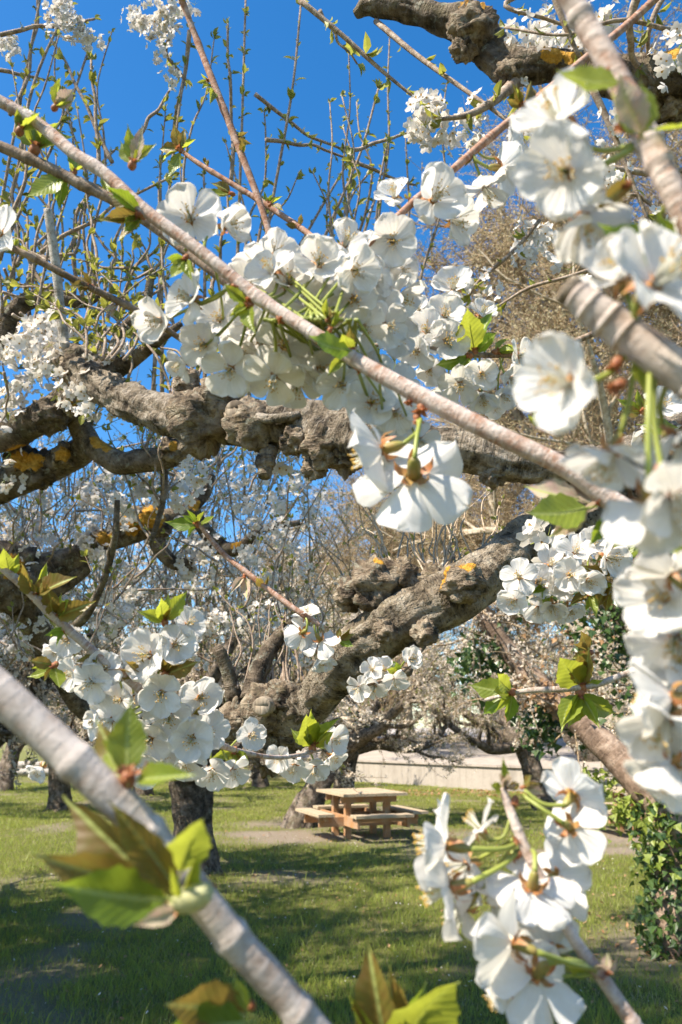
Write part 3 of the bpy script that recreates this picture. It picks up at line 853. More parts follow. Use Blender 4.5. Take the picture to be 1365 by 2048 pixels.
L2 = [loc_px(1340, 1630, d0 + 0.1, 0.13), loc_px(1345, 1560, d0 + 0.2, 0.12), loc_px(1320, 1470, d0 + 0.4, 0.1), loc_px(1290, 1350, d0 + 0.7, 0.08), loc_px(1240, 1240, d0 + 0.8, 0.06), loc_px(1200, 1120, d0 + 0.9, 0.04)]
L2s = spline(L2, 50)
mb = MB(); tube(mb, L2s, 14, 0.2, 9, True, 7, 0, 0.4); mb.build('limb', M_LIMBD, root)
IV, IL, DR = [], [], []
TRs = spline(TR, 60)
def around(P, n, spread, lo=0, hi=1.0, lst=None):
    for _ in range(n):
        i = int((lo + (hi - lo) * g.random()) * (len(P) - 1))
        v = g.normal(size=3); v /= np.linalg.norm(v)
        lst.append(P[i, :3] + v * (P[i, 3] * 1.05 + spread * g.random() ** 1.5))
around(TRs, 1500, 0.16, 0.05, 0.95, IV)
around(TRs, 320, 0.20, 0.55, 1.0, IL)  # paler yellow-green leaves round the upper trunk
def mass(px, py, rx, ry, d, n, lst):
    c = np.array(loc_px(px, py, d, 0)[:3])
    for _ in range(n):
        v = g.normal(size=3) * 0.5
        lst.append(c + np.array([v[0] * rx, v[1] * 0.5 * rx, v[2] * ry]))
for a in ((960, 1320, 0.28, 0.32, d0 + 1.0, 230), (1085, 1440, 0.26, 0.26, d0 + 0.9, 240), (1215, 1230, 0.50, 0.5, d0 + 0.8, 420), (1290, 1330, 0.4, 0.6, d0 + 0.7, 420), (1080, 1200, 0.3, 0.3, d0 + 1, 130), (1330, 1200, 0.4, 0.5, d0 + 0.9, 300)):
    mass(*a, IV)
for a in ((1180, 1560, 0.22, 0.12, d0 + 0.5, 90), (1250, 1620, 0.2, 0.18, d0 + 0.3, 110), (1345, 1560, 0.25, 0.2, d0, 110), (1335, 1680, 0.25, 0.25, d0 - 0.1, 120)):
    mass(*a, IL)
for a in ((1110, 1390, 0.35, 0.15, d0 + 0.7, 150), (1180, 1290, 0.6, 0.5, d0 + 0.9, 160), (1280, 1130, 0.3, 0.4, d0 + 0.9, 120)):
    mass(*a, DR)
mb = MB(); ivy_leaves(mb, IV, g, 0.07); tag(mb.build('ivy', M_IVY, root, False), 'dark green ivy', kind='stuff')
mb = MB(); ivy_leaves(mb, IL, g, 0.065); tag(mb.build('ivy', M_IVYL, root, False), 'pale yellow-green ivy', kind='stuff')
mb = MB(); ivy_leaves(mb, DR, g, 0.05); tag(mb.build('dry_leaves', M_DRY, root, False), kind='stuff')
rr_ = random.Random(8)
tw = MB(); FC = []
for P, n in ((LMs, 60), (L2s, 45)):
    for _ in range(n):
        i = rr_.randrange(18, len(P) - 1)
        p = Vector(P[i, :3])
        Tw = grow(rr_, p, Vector((rr_.gauss(0, 1), rr_.gauss(0, 0.6), rr_.gauss(0.2, 0.7))), rr_.uniform(0.5, 1.3), 0.010, 0.003, 7, 0.25, 0.0)
        tube(tw, spline(Tw, 12), 4, cap=False)
        for s in range(16):
            FC.append(at_path(Tw, rr_.random())[0][:])
tag(tw.build('twigs', M_BGTWIG, root), kind='stuff')
mb = MB(); flakes(mb, FC, 0.02, g, 4); tag(mb.build('blossom', M_BLOSSOM, root, False), 'white blossom among the ivy', kind='stuff')

# ------------------------------------------------------------------ near cherry trees (gnarled limbs overhead)
def pxp(L, o):
    """rows (px, py, radius px, depth) -> rows (x,y,z,r) relative to o"""
    out = []
    for px, py, rp, d in L:
        v = W(px, py, d) - o
        out.append((v.x, v.y, v.z, rp * d / FPX))
    return out
def limb(root, L, mat, name='limb', amp=0.30, freq=18, sides=40, per=0.012, seed=0, prefix=(), stretch=0.45):
    if name == 'limb':
        L = [(a, b, c * 0.80, d) for a, b, c, d in L]
    P = list(prefix) + pxp(L, Vector(root.location))
    ln = sum((Vector(a[:3]) - Vector(b[:3])).length for a, b in zip(P[:-1], P[1:]))
    n = max(14, min(240, int(ln / per)))
    S = spline(P, n)
    S[:, 3] = np.maximum(S[:, 3], 0.0015)
    mb = MB(); tube(mb, S, sides, amp, freq, True, seed, 0, stretch)
    o = mb.build(name, mat, root)
    paint(o, root)
    return o, S
LICH = []
def paint(o, root, off=None):
    """orange lichen: vertex mask round the listed spots"""
    if not LICH: return
    me = o.data
    v = np.empty(len(me.vertices) * 3, np.float32); me.vertices.foreach_get('co', v)
    v = v.reshape(-1, 3) + np.array(root.location if off is None else off)
    m = np.zeros(len(v))
    for p, r in LICH:
        q = np.linalg.norm((v - np.array(p)), axis=1) / r
        m = np.maximum(m, np.clip(1.25 - q, 0, 0.62))
    a = me.attributes.new('lichen', 'FLOAT', 'POINT')
    a.data.foreach_set('value', m.astype(np.float32))
for px, py, rp, d in ((862, 1180, 30, 1.155), (888, 1150, 26, 1.17), (840, 1200, 16, 1.155), (935, 1128, 24, 1.16), (900, 1128, 20, 1.17), (560, 1405, 24, 1.285), (555, 1380, 22, 1.30), (760, 1120, 18, 1.22),
                      (948, 20, 36, 1.53), (990, 35, 18, 1.53), (1110, 98, 34, 1.46), (1145, 105, 26, 1.46), (1345, 95, 34, 1.4), (140, 815, 28, 2.1), (150, 795, 22, 2.1), (125, 905, 26, 2.25), (40, 915, 34, 2.3), (70, 920, 26, 2.3), (265, 1050, 34, 2.75), (215, 1075, 26, 2.75), (305, 1035, 30, 2.75), (395, 1010, 22, 2.82), (200, 880, 24, 2.22), (215, 890, 18, 2.2), (470, 1085, 20, 2.84), (350, 890, 18, 2.14), (20, 1130, 34, 2.6), (160, 1145, 16, 2.7)):
    LICH.append((W(px, py, d)[:], rp * d / FPX))
def burl(root_o, root, px, py, rp, d, mat, amp=0.5, freq=2.6, sq=(1, 1, 1), seed=0, name='burl'):
    c = W(px, py, d) - Vector(root.location)
    mb = MB(); knot(mb, (0, 0, 0), rp * d / FPX, amp, freq, seed, sq, 40, 26)
    o = mb.build(name, mat, root_o)
    o.location = c
    paint(o, root, Vector(root.location) + c)
    return o
def cut_face(root_o, root, px, py, rp, d, seed=0):
    """round pruning scar: raised rim with a sawn disc inside, facing the camera side"""
    c = W(px, py, d) - Vector(root.location)
    r = rp * d / FPX
    n = cdir(-0.25, 0.25, 1)
    mb = MB()
    P = [(*(n * (-1.2 * r)), r * 1.35), (*(n * (-0.3 * r)), r * 1.25), (*(n * (0.12 * r)), r * 1.15), (*(n * (0.2 * r)), r * 0.95), (*(n * (0.08 * r)), r * 0.8), (*(n * (0.05 * r)), r * 0.1)]
    S = spline(P, 18); S[:, 3] = np.maximum(S[:, 3], 0.001)
    tube(mb, S, 26, 0.22, 25, True, seed)
    o = mb.build('pruning_scar', M_WOODEND, root_o)
    o.location = c
def small_leaf(mb, B, d, n, L, w):
    """a folded, pointed little leaf of 8 vertices"""
    x = d.cross(n).normalized()
    pts = []
    for t, ww, z in ((0.0, 0.02, 0), (0.4, 1.0, 0.02), (0.72, 0.75, 0.0)):
        c = B + d * (L * t) + n * (L * 0.35 * t * (1 - t))
        pts += [c - x * (w * ww) + n * (w * 0.5 * ww), c - n * 0.0, c + x * (w * ww) + n * (w * 0.5 * ww)]
    pts.append(B + d * L)
    mb.add([p[:] for p in pts], [[0, 1, 4, 3], [1, 2, 5, 4], [3, 4, 7, 6], [4, 5, 8, 7]], [[6, 7, 9], [7, 8, 9]])
def shoot(root, L, mat=None, sides=6, leaf=0.016, gap=0.030, r=None, per=3, name='shoot', bl=0.0, world=False, tipfrac=0.05):
    """twig with leafy buds; L rows (px,py,radius px,depth)"""
    r = r or R
    o = Vector(root.location)
    P = L if world else pxp(L, o)
    ln0 = math.dist(P[0][:3], P[-1][:3])
    if len(P) < 4 and ln0 > 0.12:                        # natural wander
        Q = spline(P, 6)
        Q[1:-1, :3] += np.array([[r.gauss(0, 1), r.gauss(0, 1), r.gauss(0, 0.5)] for _ in range(4)]) * ln0 * 0.022
        P = Q
    gap = gap * r.uniform(0.75, 1.5)
    leaf = leaf * r.uniform(0.75, 1.25)
    S = spline(P, max(6, 4 * len(P)))
    S[:, 3] *= np.linspace(1, 0.62, len(S))
    mb = MB(); tube(mb, S, sides, 0.12, 40, True, r.random() * 9)
    st = mb.build(name, mat or M_SHOOT, root)
    lb = MB()
    ln = np.concatenate([[0], np.cumsum(np.linalg.norm(np.diff(S[:, :3], axis=0), axis=1))])
    s = gap * r.uniform(0.3, 1.2)
    a = r.random() * 6.283
    nodes_ = []
    while s < ln[-1]:
        i = min(np.searchsorted(ln, s), len(S) - 1)
        p = Vector(S[i, :3]); dd = (Vector(S[min(i + 1, len(S) - 1), :3]) - Vector(S[max(i - 1, 0), :3])).normalized()
        u, v = perp(dd)
        a += 2.4
        side = u * math.cos(a) + v * math.sin(a)
        b = p + side * S[i, 3] * 0.8
        for k in range(r.randint(1, per)):
            d = (side + dd * r.uniform(0.2, 1.3) + Vector((r.gauss(0, .45), r.gauss(0, .45), r.gauss(0.15, .45)))).normalized()
            n = (dd - d * dd.dot(d) + Vector((r.gauss(0, .3), r.gauss(0, .3), r.gauss(0, .3)))).normalized()
            n = (n - d * n.dot(d)).normalized()
            LL = leaf * r.uniform(0.45, 1.5)
            small_leaf(lb, b, d, n, LL, LL * r.uniform(0.16, 0.27))
        if r.random() < bl:
            nodes_.append((p, side))
        s += gap * r.uniform(0.6, 1.5)
    for k in range(3):
        p = Vector(S[-1, :3]); dd = (Vector(S[-1, :3]) - Vector(S[-2, :3])).normalized()
        d = (dd + Vector((r.gauss(0, .35), r.gauss(0, .35), r.gauss(0, .35)))).normalized()
        n, _ = perp(d)
        small_leaf(lb, p, d, n, leaf, leaf * 0.25)
    if lb.n:
        tag(lb.build('leaf_buds', M_LEAFS, st, False), kind='stuff')
    return st, nodes_

# blossom clusters: a handful of small five petalled flowers, shared meshes
def tiny_flower(mb, c, n, s, r):
    u, v = perp(n)
    a0 = r.random() * 6.283
    for k in range(5):
        a = a0 + k * 1.2566 + r.gauss(0, 0.08)
        d = u * math.cos(a) + v * math.sin(a)
        t = u * -math.sin(a) + v * math.cos(a)
        cup = r.uniform(0.15, 0.6)
        pts = [c, c + d * s * 0.55 - t * s * 0.42 + n * s * cup * 0.5, c + d * s * 0.6 + n * s * cup * 0.25, c + d * s * 0.55 + t * s * 0.42 + n * s * cup * 0.5,
               c + d * s * 1.0 - t * s * 0.22 + n * s * cup, c + d * s * 1.0 + t * s * 0.22 + n * s * cup]
        mb.add([p[:] for p in pts], [[1, 2, 5, 4]], [[0, 2, 1], [0, 3, 2], [2, 3, 5]], m=0)
    q = [c + n * s * 0.1, c + n * s * 0.45 + u * s * 0.16, c + n * s * 0.45 - u * s * 0.16, c + n * s * 0.5 + v * s * 0.16, c + n * s * 0.5 - v * s * 0.16]
    mb.add([p[:] for p in q], None, [[0, 1, 3], [0, 3, 2], [0, 2, 4], [0, 4, 1]], m=1)
CLUS = []
rc = random.Random(44)
for k in range(6):
    mb = MB()
    for f in range((9, 13, 17, 11, 20, 7)[k]):
        n = Vector((rc.gauss(0, 1), rc.gauss(0, 1), rc.gauss(-0.1, 1))).normalized()
        tiny_flower(mb, n * rc.uniform(0.018, 0.052), (n + Vector((rc.gauss(0, .35), rc.gauss(0, .35), rc.gauss(0, .35)))).normalized(), 0.0165 * rc.uniform(0.85, 1.1), rc)
    for f in range(6):
        n = Vector((rc.gauss(0, 1), rc.gauss(0, 1), rc.gauss(0, 1))).normalized()
        a, _ = perp(n)
        mb.add([p[:] for p in (Vector((0, 0, 0)), a * 0.002, n * 0.03 + a * 0.001, n * 0.03)], [[0, 1, 2, 3]], m=2)
    CLUS.append(mb.mesh('blossom_cluster', [M_PETALM, M_ANTHER, M_STALK], True))
def blossom(root, px, py, d, sc=1.0, world=None):
    o = link('blossom_cluster', CLUS[R.randrange(6)], root)
    o.location = (W(px, py, d) - Vector(root.location)) if world is None else world
    o.rotation_euler = (R.random() * 6.28, R.random() * 6.28, R.random() * 6.28)
    o.scale = (sc,) * 3
    o['kind'] = 'stuff'
    return o

# --- tree 1: trunk just right of the frame, three limbs reaching across
t1 = Vector((1.62, 1.95, 0))
near = empty('old_cherry_tree', t1, 'old gnarled cherry tree whose thick limbs reach across from the right', 'cherry tree', 'old cherry trees framing the view')
T = [(0, 0, -0.1, 0.24), (0.02, 0, 0.25, 0.17), (0, -0.02, 0.9, 0.15), (0.0, -0.03, 1.5, 0.15), (-0.02, -0.03, 2.05, 0.15), (-0.1, -0.1, 2.35, 0.10)]
mb = MB(); tube(mb, spline(T, 60), 36, 0.3, 14, True, 3, 0, 0.3); mb.build('trunk', M_TRUNK, near)
L2, S2 = limb(near, [(1500, 800, 66, 1.5), (1290, 905, 58, 1.33), (1180, 935, 53, 1.26), (1080, 935, 48, 1.22), (930, 905, 50, 1.22), (800, 885, 54, 1.25), (690, 868, 62, 1.3), (600, 852, 58, 1.35), (500, 845, 52, 1.4), (420, 842, 54, 1.45), (350, 835, 50, 1.5), (270, 806, 46, 1.6), (200, 770, 44, 1.7), (150, 728, 42, 1.8), (112, 705, 30, 1.85)], M_LIMBP, seed=1, amp=0.385, freq=30, per=0.007, sides=56)
L2['label'] = 'pale horizontal limb with a gnarled burl'
for a in ((405, 845, 62, 1.42, 0.55, 2.6), (375, 765, 26, 1.44, 0.5, 3.5), (440, 800, 44, 1.40, 0.5, 3), (505, 850, 50, 1.36, 0.5, 3), (655, 895, 44, 1.29, 0.6, 2.6), (690, 915, 34, 1.29, 0.6, 2.8), (630, 935, 24, 1.29, 0.6, 2.8), (590, 880, 28, 1.31, 0.6, 3), (530, 925, 20, 1.34, 0.5, 2.5), (985, 950, 26, 1.21, 0.45, 3), (165, 735, 42, 1.78, 0.4, 3)):
    burl(L2, near, *a[:4], M_BURL, a[4], a[5], seed=a[0] * 0.01)
cut_face(L2, near, 470, 818, 17, 1.34, 2)
cut_face(L2, near, 487, 868, 9, 1.33, 5)
limb(near, [(505, 832, 9, 1.34), (540, 838, 10, 1.31), (575, 834, 10, 1.3), (600, 828, 6, 1.3)], M_LIMBP, 'branch', 0.2, 40, 14, 0.006, 2)
limb(near, [(540, 895, 20, 1.35), (532, 930, 17, 1.34), (528, 955, 12, 1.33)], M_BURL, 'branch', 0.3, 30, 18, 0.006, 2)
limb(near, [(215, 745, 22, 1.72), (262, 722, 15, 1.7), (305, 690, 11, 1.66), (335, 668, 9, 1.62), (362, 648, 6, 1.6)], M_LIMBD, 'branch', 0.3, 30, 16, 0.008, 3)
limb(near, [(130, 700, 10, 1.78), (122, 620, 9, 1.77), (108, 500, 9, 1.76), (96, 418, 8, 1.75)], M_DEAD, 'dead_branch', 0.12, 60, 16, 0.008, 3)
L3, S3 = limb(near, [(1480, 905, 62, 1.55), (1300, 975, 58, 1.4), (1180, 1028, 56, 1.32), (1080, 1070, 54, 1.27), (990, 1132, 56, 1.23), (900, 1192, 62, 1.22), (800, 1240, 66, 1.22), (720, 1295, 60, 1.25), (655, 1365, 56, 1.3), (600, 1420, 57, 1.35), (540, 1445, 52, 1.4), (480, 1452, 38, 1.45), (448, 1470, 18, 1.48)], M_LIMB, seed=2, amp=0.385, freq=30, per=0.007, sides=56)
L3['label'] = 'lichen spotted limb descending to the left'
for a in ((925, 1168, 40, 1.17, 0.5, 3), (750, 1170, 50, 1.24, 0.6, 2.4), (700, 1190, 30, 1.25, 0.6, 2.6), (805, 1150, 32, 1.24, 0.6, 2.6), (865, 1160, 30, 1.24, 0.5, 3), (850, 1265, 24, 1.17, 0.6, 3), (770, 1262, 22, 1.18, 0.6, 3), (530, 1418, 48, 1.36, 0.4, 2.6), (565, 1395, 34, 1.34, 0.4, 2.6), (540, 1495, 44, 1.38, 0.7, 2.6), (475, 1440, 36, 1.44, 0.6, 3), (590, 1470, 30, 1.36, 0.5, 3)):
    burl(L3, near, *a[:4], M_BURL, a[4], a[5], seed=a[1] * 0.013)
cut_face(L3, near, 524, 1412, 16, 1.29, 4)
for a in ((860, 1180, 15, 1.155), (885, 1150, 14, 1.17), (848, 1190, 9, 1.155), (935, 1128, 14, 1.16), (905, 1128, 9, 1.17), (560, 1405, 13, 1.285), (555, 1380, 11, 1.30), (985, 545, 0, 1)):
    if a[2] < 0:
        burl(L3, near, a[0], a[1], a[2], a[3], M_LICHEN, 0.9, 4.5, (1.4, 1, 0.8), a[0] * 0.02, 'lichen_patch')
limb(near, [(505, 1400, 26, 1.44), (515, 1345, 17, 1.46), (545, 1290, 15, 1.5), (590, 1245, 13, 1.52), (610, 1228, 7, 1.53)], M_LIMBD, 'branch', 0.3, 30, 18, 0.01, 4)
limb(near, [(515, 1375, 14, 1.45), (535, 1320, 12, 1.48), (560, 1280, 9, 1.52)], M_LIMBD, 'branch', 0.3, 30, 18, 0.01, 14)
limb(near, [(470, 1400, 18, 1.46), (458, 1350, 13, 1.46), (440, 1305, 12, 1.46), (432, 1292, 8, 1.46)], M_LIMBD, 'branch', 0.3, 30, 18, 0.01, 5)
limb(near, [(838, 1285, 18, 1.22), (822, 1315, 12, 1.17), (816, 1345, 8, 1.12)], M_LIMBD, 'branch', 0.3, 30, 16, 0.006, 5)
L1, S1 = limb(near, [(1520, 120, 66, 1.45), (1400, 140, 62, 1.42), (1300, 152, 55, 1.45), (1200, 150, 46, 1.48), (1120, 132, 38, 1.5), (1060, 132, 42, 1.5), (1010, 125, 44, 1.52), (975, 85, 44, 1.55), (935, 48, 42, 1.56), (870, 35, 32, 1.58), (800, 14, 30, 1.6), (745, 8, 28, 1.62), (712, 30, 12, 1.64)], M_LIMBD, seed=3, amp=0.39, freq=30, per=0.007, sides=56)
L1['label'] = 'dark limb across the top right'
for a in ((945, 60, 44, 1.53, 0.55, 2.8), (925, 100, 24, 1.52, 0.6, 3), (1020, 150, 30, 1.5, 0.5, 3), (1290, 190, 40, 1.46, 0.5, 3), (1350, 205, 36, 1.45, 0.6, 3)):
    burl(L1, near, *a[:4], M_BURL, a[4], a[5], seed=a[0] * 0.017)
for a in () and ((945, 18, 16, 1.535), (985, 30, 9, 1.53), (1110, 98, 16, 1.47), (1140, 105, 12, 1.46), (1345, 95, 16, 1.4)):
    burl(L1, near, a[0], a[1], a[2], a[3], M_LICHEN, 0.9, 4.5, (1.4, 1, 0.7), a[0] * 0.02, 'lichen_patch')
# unseen joins from limb ends to trunk
def joint(S, nm, seed):
    a = S[0]
    P = np.array([(-0.02, -0.04, 1.95 + seed * 0.12, 0.12), (a[0] * 0.5, a[1] * 0.5, (a[2] + 2.05 + seed * 0.1) / 2, 0.085), (a[0], a[1], a[2], a[3])])
    mb = MB(); tube(mb, spline(P, 24), 24, 0.25, 16, True, seed); mb.build('limb', M_LIMB, near)
joint(S2, 'a', 1); joint(S3, 'b', 0); joint(S1, 'c', 2)

rs = random.Random(17)
TW = [  # twigs of the right hand tree: rows px,py,radius px,depth
    [(1040, 158, 16, 1.5), (985, 205, 11, 1.45), (935, 230, 9, 1.42), (885, 238, 6, 1.4)],
    [(752, 42, 6, 1.62), (840, 115, 6, 1.55), (980, 215, 5.5, 1.45), (1090, 295, 4, 1.4)],
    [(600, 0, 6, 1.5), (690, 75, 6, 1.5), (760, 138, 5.5, 1.5), (845, 208, 4, 1.5)],
    [(640, 20, 4, 1.6), (680, 90, 3.5, 1.6), (715, 128, 3, 1.6)],
    [(1105, -20, 8, 1.3), (1130, 50, 7, 1.3), (1160, 115, 6, 1.3)],
    [(1185, 175, 8, 1.2), (1222, 255, 7, 1.2), (1260, 350, 6, 1.2), (1300, 450, 5, 1.2)],
    [(1180, 335, 7, 1.4), (1290, 342, 8, 1.4), (1400, 338, 9, 1.4)],
    [(1060, -20, 6, 1.4), (1015, 15, 5, 1.4), (1180, 60, 5, 1.4)],
    [(1280, -20, 9, 1.35), (1262, 60, 9, 1.38), (1280, 140, 9, 1.42)],
    [(1330, -10, 6, 1.4), (1300, 60, 6, 1.4), (1290, 150, 6, 1.45)],
    [(1340, 60, 5, 1.3), (1240, 40, 5, 1.3), (1130, 70, 4, 1.3), (1010, 55, 4, 1.35)],
    [(1380, 470, 5, 1.2), (1270, 385, 5, 1.2), (1240, 390, 4, 1.2)],
    [(1080, 440, 4, 1.5), (1030, 500, 5, 1.5), (960, 560, 5, 1.5), (940, 590, 4, 1.5)],
    [(1240, 520, 4, 1.3), (1130, 555, 4, 1.3), (1060, 575, 5, 1.32), (1000, 610, 3.5, 1.35)],
    [(800, 630, 5, 1.4), (870, 655, 5, 1.4), (760, 690, 4, 1.4)],
    [(720, 700, 5, 1.3), (800, 680, 4, 1.3), (860, 640, 3, 1.3)],
]
NODES1 = []
for L in TW:
    st, nd = shoot(near, L, M_SHOOT, 7, 0.024, 0.040, rs, 4, 'twig', 0.18)
    NODES1 += nd
for k in range(34):                                 # fan of tan shoots on the lower limb
    x = rs.uniform(770, 1010); y = 1150 - abs(x - 860) * 0.15
    tip = x + rs.gauss((x - 880) * 0.45, 28)
    ty = rs.uniform(930, 1100)
    shoot(near, [(x, y, 2.3, 1.25), ((x + tip) / 2 + rs.gauss(0, 16), (y + ty) / 2, 1.9, 1.27 + rs.uniform(0, .1)), (tip, ty, 1.3, 1.3 + rs.uniform(0, .2))], M_SHOOTT, 5, 0.008, 0.06, rs, 1)
for k in range(16):
    x = rs.uniform(430, 620); y = 1390 - abs(x - 520) * 0.3
    shoot(near, [(x, y, 3.0, 1.45), (x + rs.gauss(0, 20), y - rs.uniform(60, 120), 2.4, 1.5), (x + rs.gauss(0, 45), y - rs.uniform(130, 260), 1.8, 1.55)], M_SHOOT, 5, 0.010, 0.04, rs, 1)
for k in range(20):                                 # on top of the pale limb
    x = rs.uniform(120, 480); y = 800 if x > 250 else 720
    shoot(near, [(x, y, 3.5, 1.6), (x + rs.gauss(0, 30), y - rs.uniform(50, 90), 3.2, 1.65), (x + rs.gauss(0, 70), y - rs.uniform(110, 200), 2.2, 1.7)], M_SHOOT, 6, 0.02, 0.03, rs, 3)
for a in ((855, 215, 1.45), (850, 250, 1.42), (838, 248, 1.44), (865, 235, 1.46), (930, 262, 1.5), (1075, 88, 1.5), (1050, 75, 1.55), (1110, 75, 1.5), (1140, 80, 1.55), (1090, 55, 1.6), (1210, 50, 1.4), (1350, 120, 1.3), (1360, 90, 1.35), (1080, 470, 1.6), (1065, 500, 1.7), (1100, 480, 1.7), (1140, 540, 1.5), (940, 265, 1.5), (1020, 85, 1.6), (70, 672, 1.88), (95, 650, 1.9), (60, 710, 1.87), (100, 690, 1.8), (85, 735, 1.85), (120, 725, 1.78), (45, 690, 1.92), (70, 650, 1.9), (105, 745, 1.82), (190, 690, 1.68), (165, 800, 1.72), (180, 815, 1.7), (150, 785, 1.75), (205, 815, 1.7), (175, 780, 1.7), (395, 935, 1.6), (385, 965, 1.65), (560, 905, 1.4), (1095, 1075, 1.1), (60, 680, 1.9), (40, 715, 1.9), (125, 660, 1.85), (215, 690, 1.7), (80, 700, 1.86)):
    blossom(near, *a, R.uniform(0.75, 1.0))
for p, s in NODES1:
    o = link('blossom_cluster', CLUS[R.randrange(6)], near); o['kind'] = 'stuff'; o.location = p + s * 0.02; o.scale = (0.6,) * 3; o.rotation_euler = (R.random() * 6, R.random() * 6, R.random() * 6)

# --- tree 2: trunk left of the frame, dark lichened limbs
t2 = Vector((-1.95, 2.75, 0))
left = empty('lichened_cherry_tree', t2, 'dark lichen covered cherry tree reaching in from the left edge', 'cherry tree', 'old cherry trees framing the view')
T = [(0, 0, -0.1, 0.28), (0.02, 0, 0.3, 0.2), (0.05, -0.02, 1.0, 0.17), (0.1, -0.03, 1.8, 0.17), (0.2, -0.1, 2.2, 0.14), (0.25, -0.15, 2.4, 0.08)]
mb = MB(); tube(mb, spline(T, 60), 36, 0.3, 14, True, 13, 0, 0.3); mb.build('trunk', M_TRUNK, left)
J = [(0.12, -0.08, 2.0, 0.12)]
LL = [
    ([(-150, 900, 50, 2.45), (-50, 875, 48, 2.35), (30, 858, 46, 2.3), (100, 828, 42, 2.25), (160, 775, 40, 2.2), (205, 715, 24, 2.15)], 21),
    ([(-150, 1010, 46, 2.5), (-40, 985, 44, 2.42), (50, 955, 40, 2.4), (125, 925, 36, 2.36), (175, 893, 30, 2.3), (160, 850, 26, 2.26), (145, 825, 16, 2.24)], 22),
    ([(-150, 1130, 70, 2.75), (-40, 1150, 66, 2.7), (50, 1150, 58, 2.7), (115, 1130, 36, 2.75), (190, 1095, 25, 2.8), (255, 1070, 26, 2.82), (310, 1045, 27, 2.82), (365, 1025, 20, 2.85), (410, 990, 13, 2.88), (425, 950, 7, 2.9)], 23),
    ([(-120, 1180, 50, 2.8), (10, 1190, 40, 2.85), (65, 1250, 32, 2.95), (105, 1320, 27, 3.05), (150, 1400, 22, 3.15), (205, 1460, 12, 3.2)], 24),
]
SL = []
for L, sd in LL:
    o, S = limb(left, L, M_LIMBD, seed=sd, amp=0.34, prefix=J, per=0.018)
    SL.append((o, S))
BR = [
    [(150, 830, 22, 2.26), (180, 885, 20, 2.25), (235, 925, 24, 2.22), (290, 920, 25, 2.2), (345, 912, 22, 2.2), (385, 880, 16, 2.2), (405, 850, 8, 2.2)],
    [(60, 1190, 26, 2.72), (110, 1175, 20, 2.74), (150, 1150, 17, 2.76), (180, 1132, 10, 2.78)],
    [(308, 1050, 16, 2.82), (318, 1095, 14, 2.8), (345, 1125, 13, 2.8), (385, 1130, 10, 2.8)],
    [(380, 1020, 14, 2.86), (435, 1090, 14, 2.88), (480, 1095, 13, 2.88), (520, 1060, 8, 2.9), (600, 1045, 5, 2.95)],
    [(-60, 740, 24, 2.3), (0, 690, 22, 2.3), (18, 640, 20, 2.3), (50, 605, 18, 2.3), (105, 592, 17, 2.3), (165, 605, 13, 2.3), (200, 590, 8, 2.3)],
    [(200, 770, 16, 2.2), (225, 710, 15, 2.2), (245, 660, 10, 2.2), (290, 610, 9, 2.2), (305, 540, 7, 2.2)],
    [(235, 1000, 5, 2.2), (232, 1060, 6, 2.2), (218, 1130, 7, 2.25), (195, 1190, 8, 2.3), (165, 1240, 9, 2.35), (120, 1270, 8, 2.4)],
    [(330, 940, 7, 2.2), (325, 1010, 6, 2.2), (300, 1090, 5, 2.2)],
]
for i, L in enumerate(BR):
    o, S = limb(left, L, M_LIMBD, 'branch', 0.34, 26, 18, 0.012, 40 + i)
    SL.append((o, S))
for a in ((80, 940, 36, 2.36), (40, 925, 30, 2.36), (130, 912, 24, 2.3), (150, 800, 30, 2.16), (100, 830, 34, 2.2), (265, 1045, 28, 2.8), (300, 1035, 24, 2.78), (20, 1150, 60, 2.68), (200, 1080, 20, 2.78), (345, 900, 24, 2.18), (320, 1050, 24, 2.8)):
    burl(SL[0][0], left, *a, M_BURL if a[0] % 20 else M_LIMBD, 0.55, 2.8, seed=a[0] * 0.03)
for a in () and ((140, 815, 15, 2.08), (125, 905, 14, 2.22), (40, 915, 16, 2.26), (265, 1050, 20, 2.72), (210, 1072, 14, 2.72), (305, 1035, 16, 2.7), (395, 1005, 14, 2.8), (200, 880, 12, 2.2), (215, 885, 9, 2.18), (470, 1085, 12, 2.82), (350, 890, 9, 2.1)):
    burl(SL[0][0], left, *a, M_LICHEN, 0.9, 4.5, (1.3, 1, 0.8), a[0] * 0.02, 'lichen_patch')
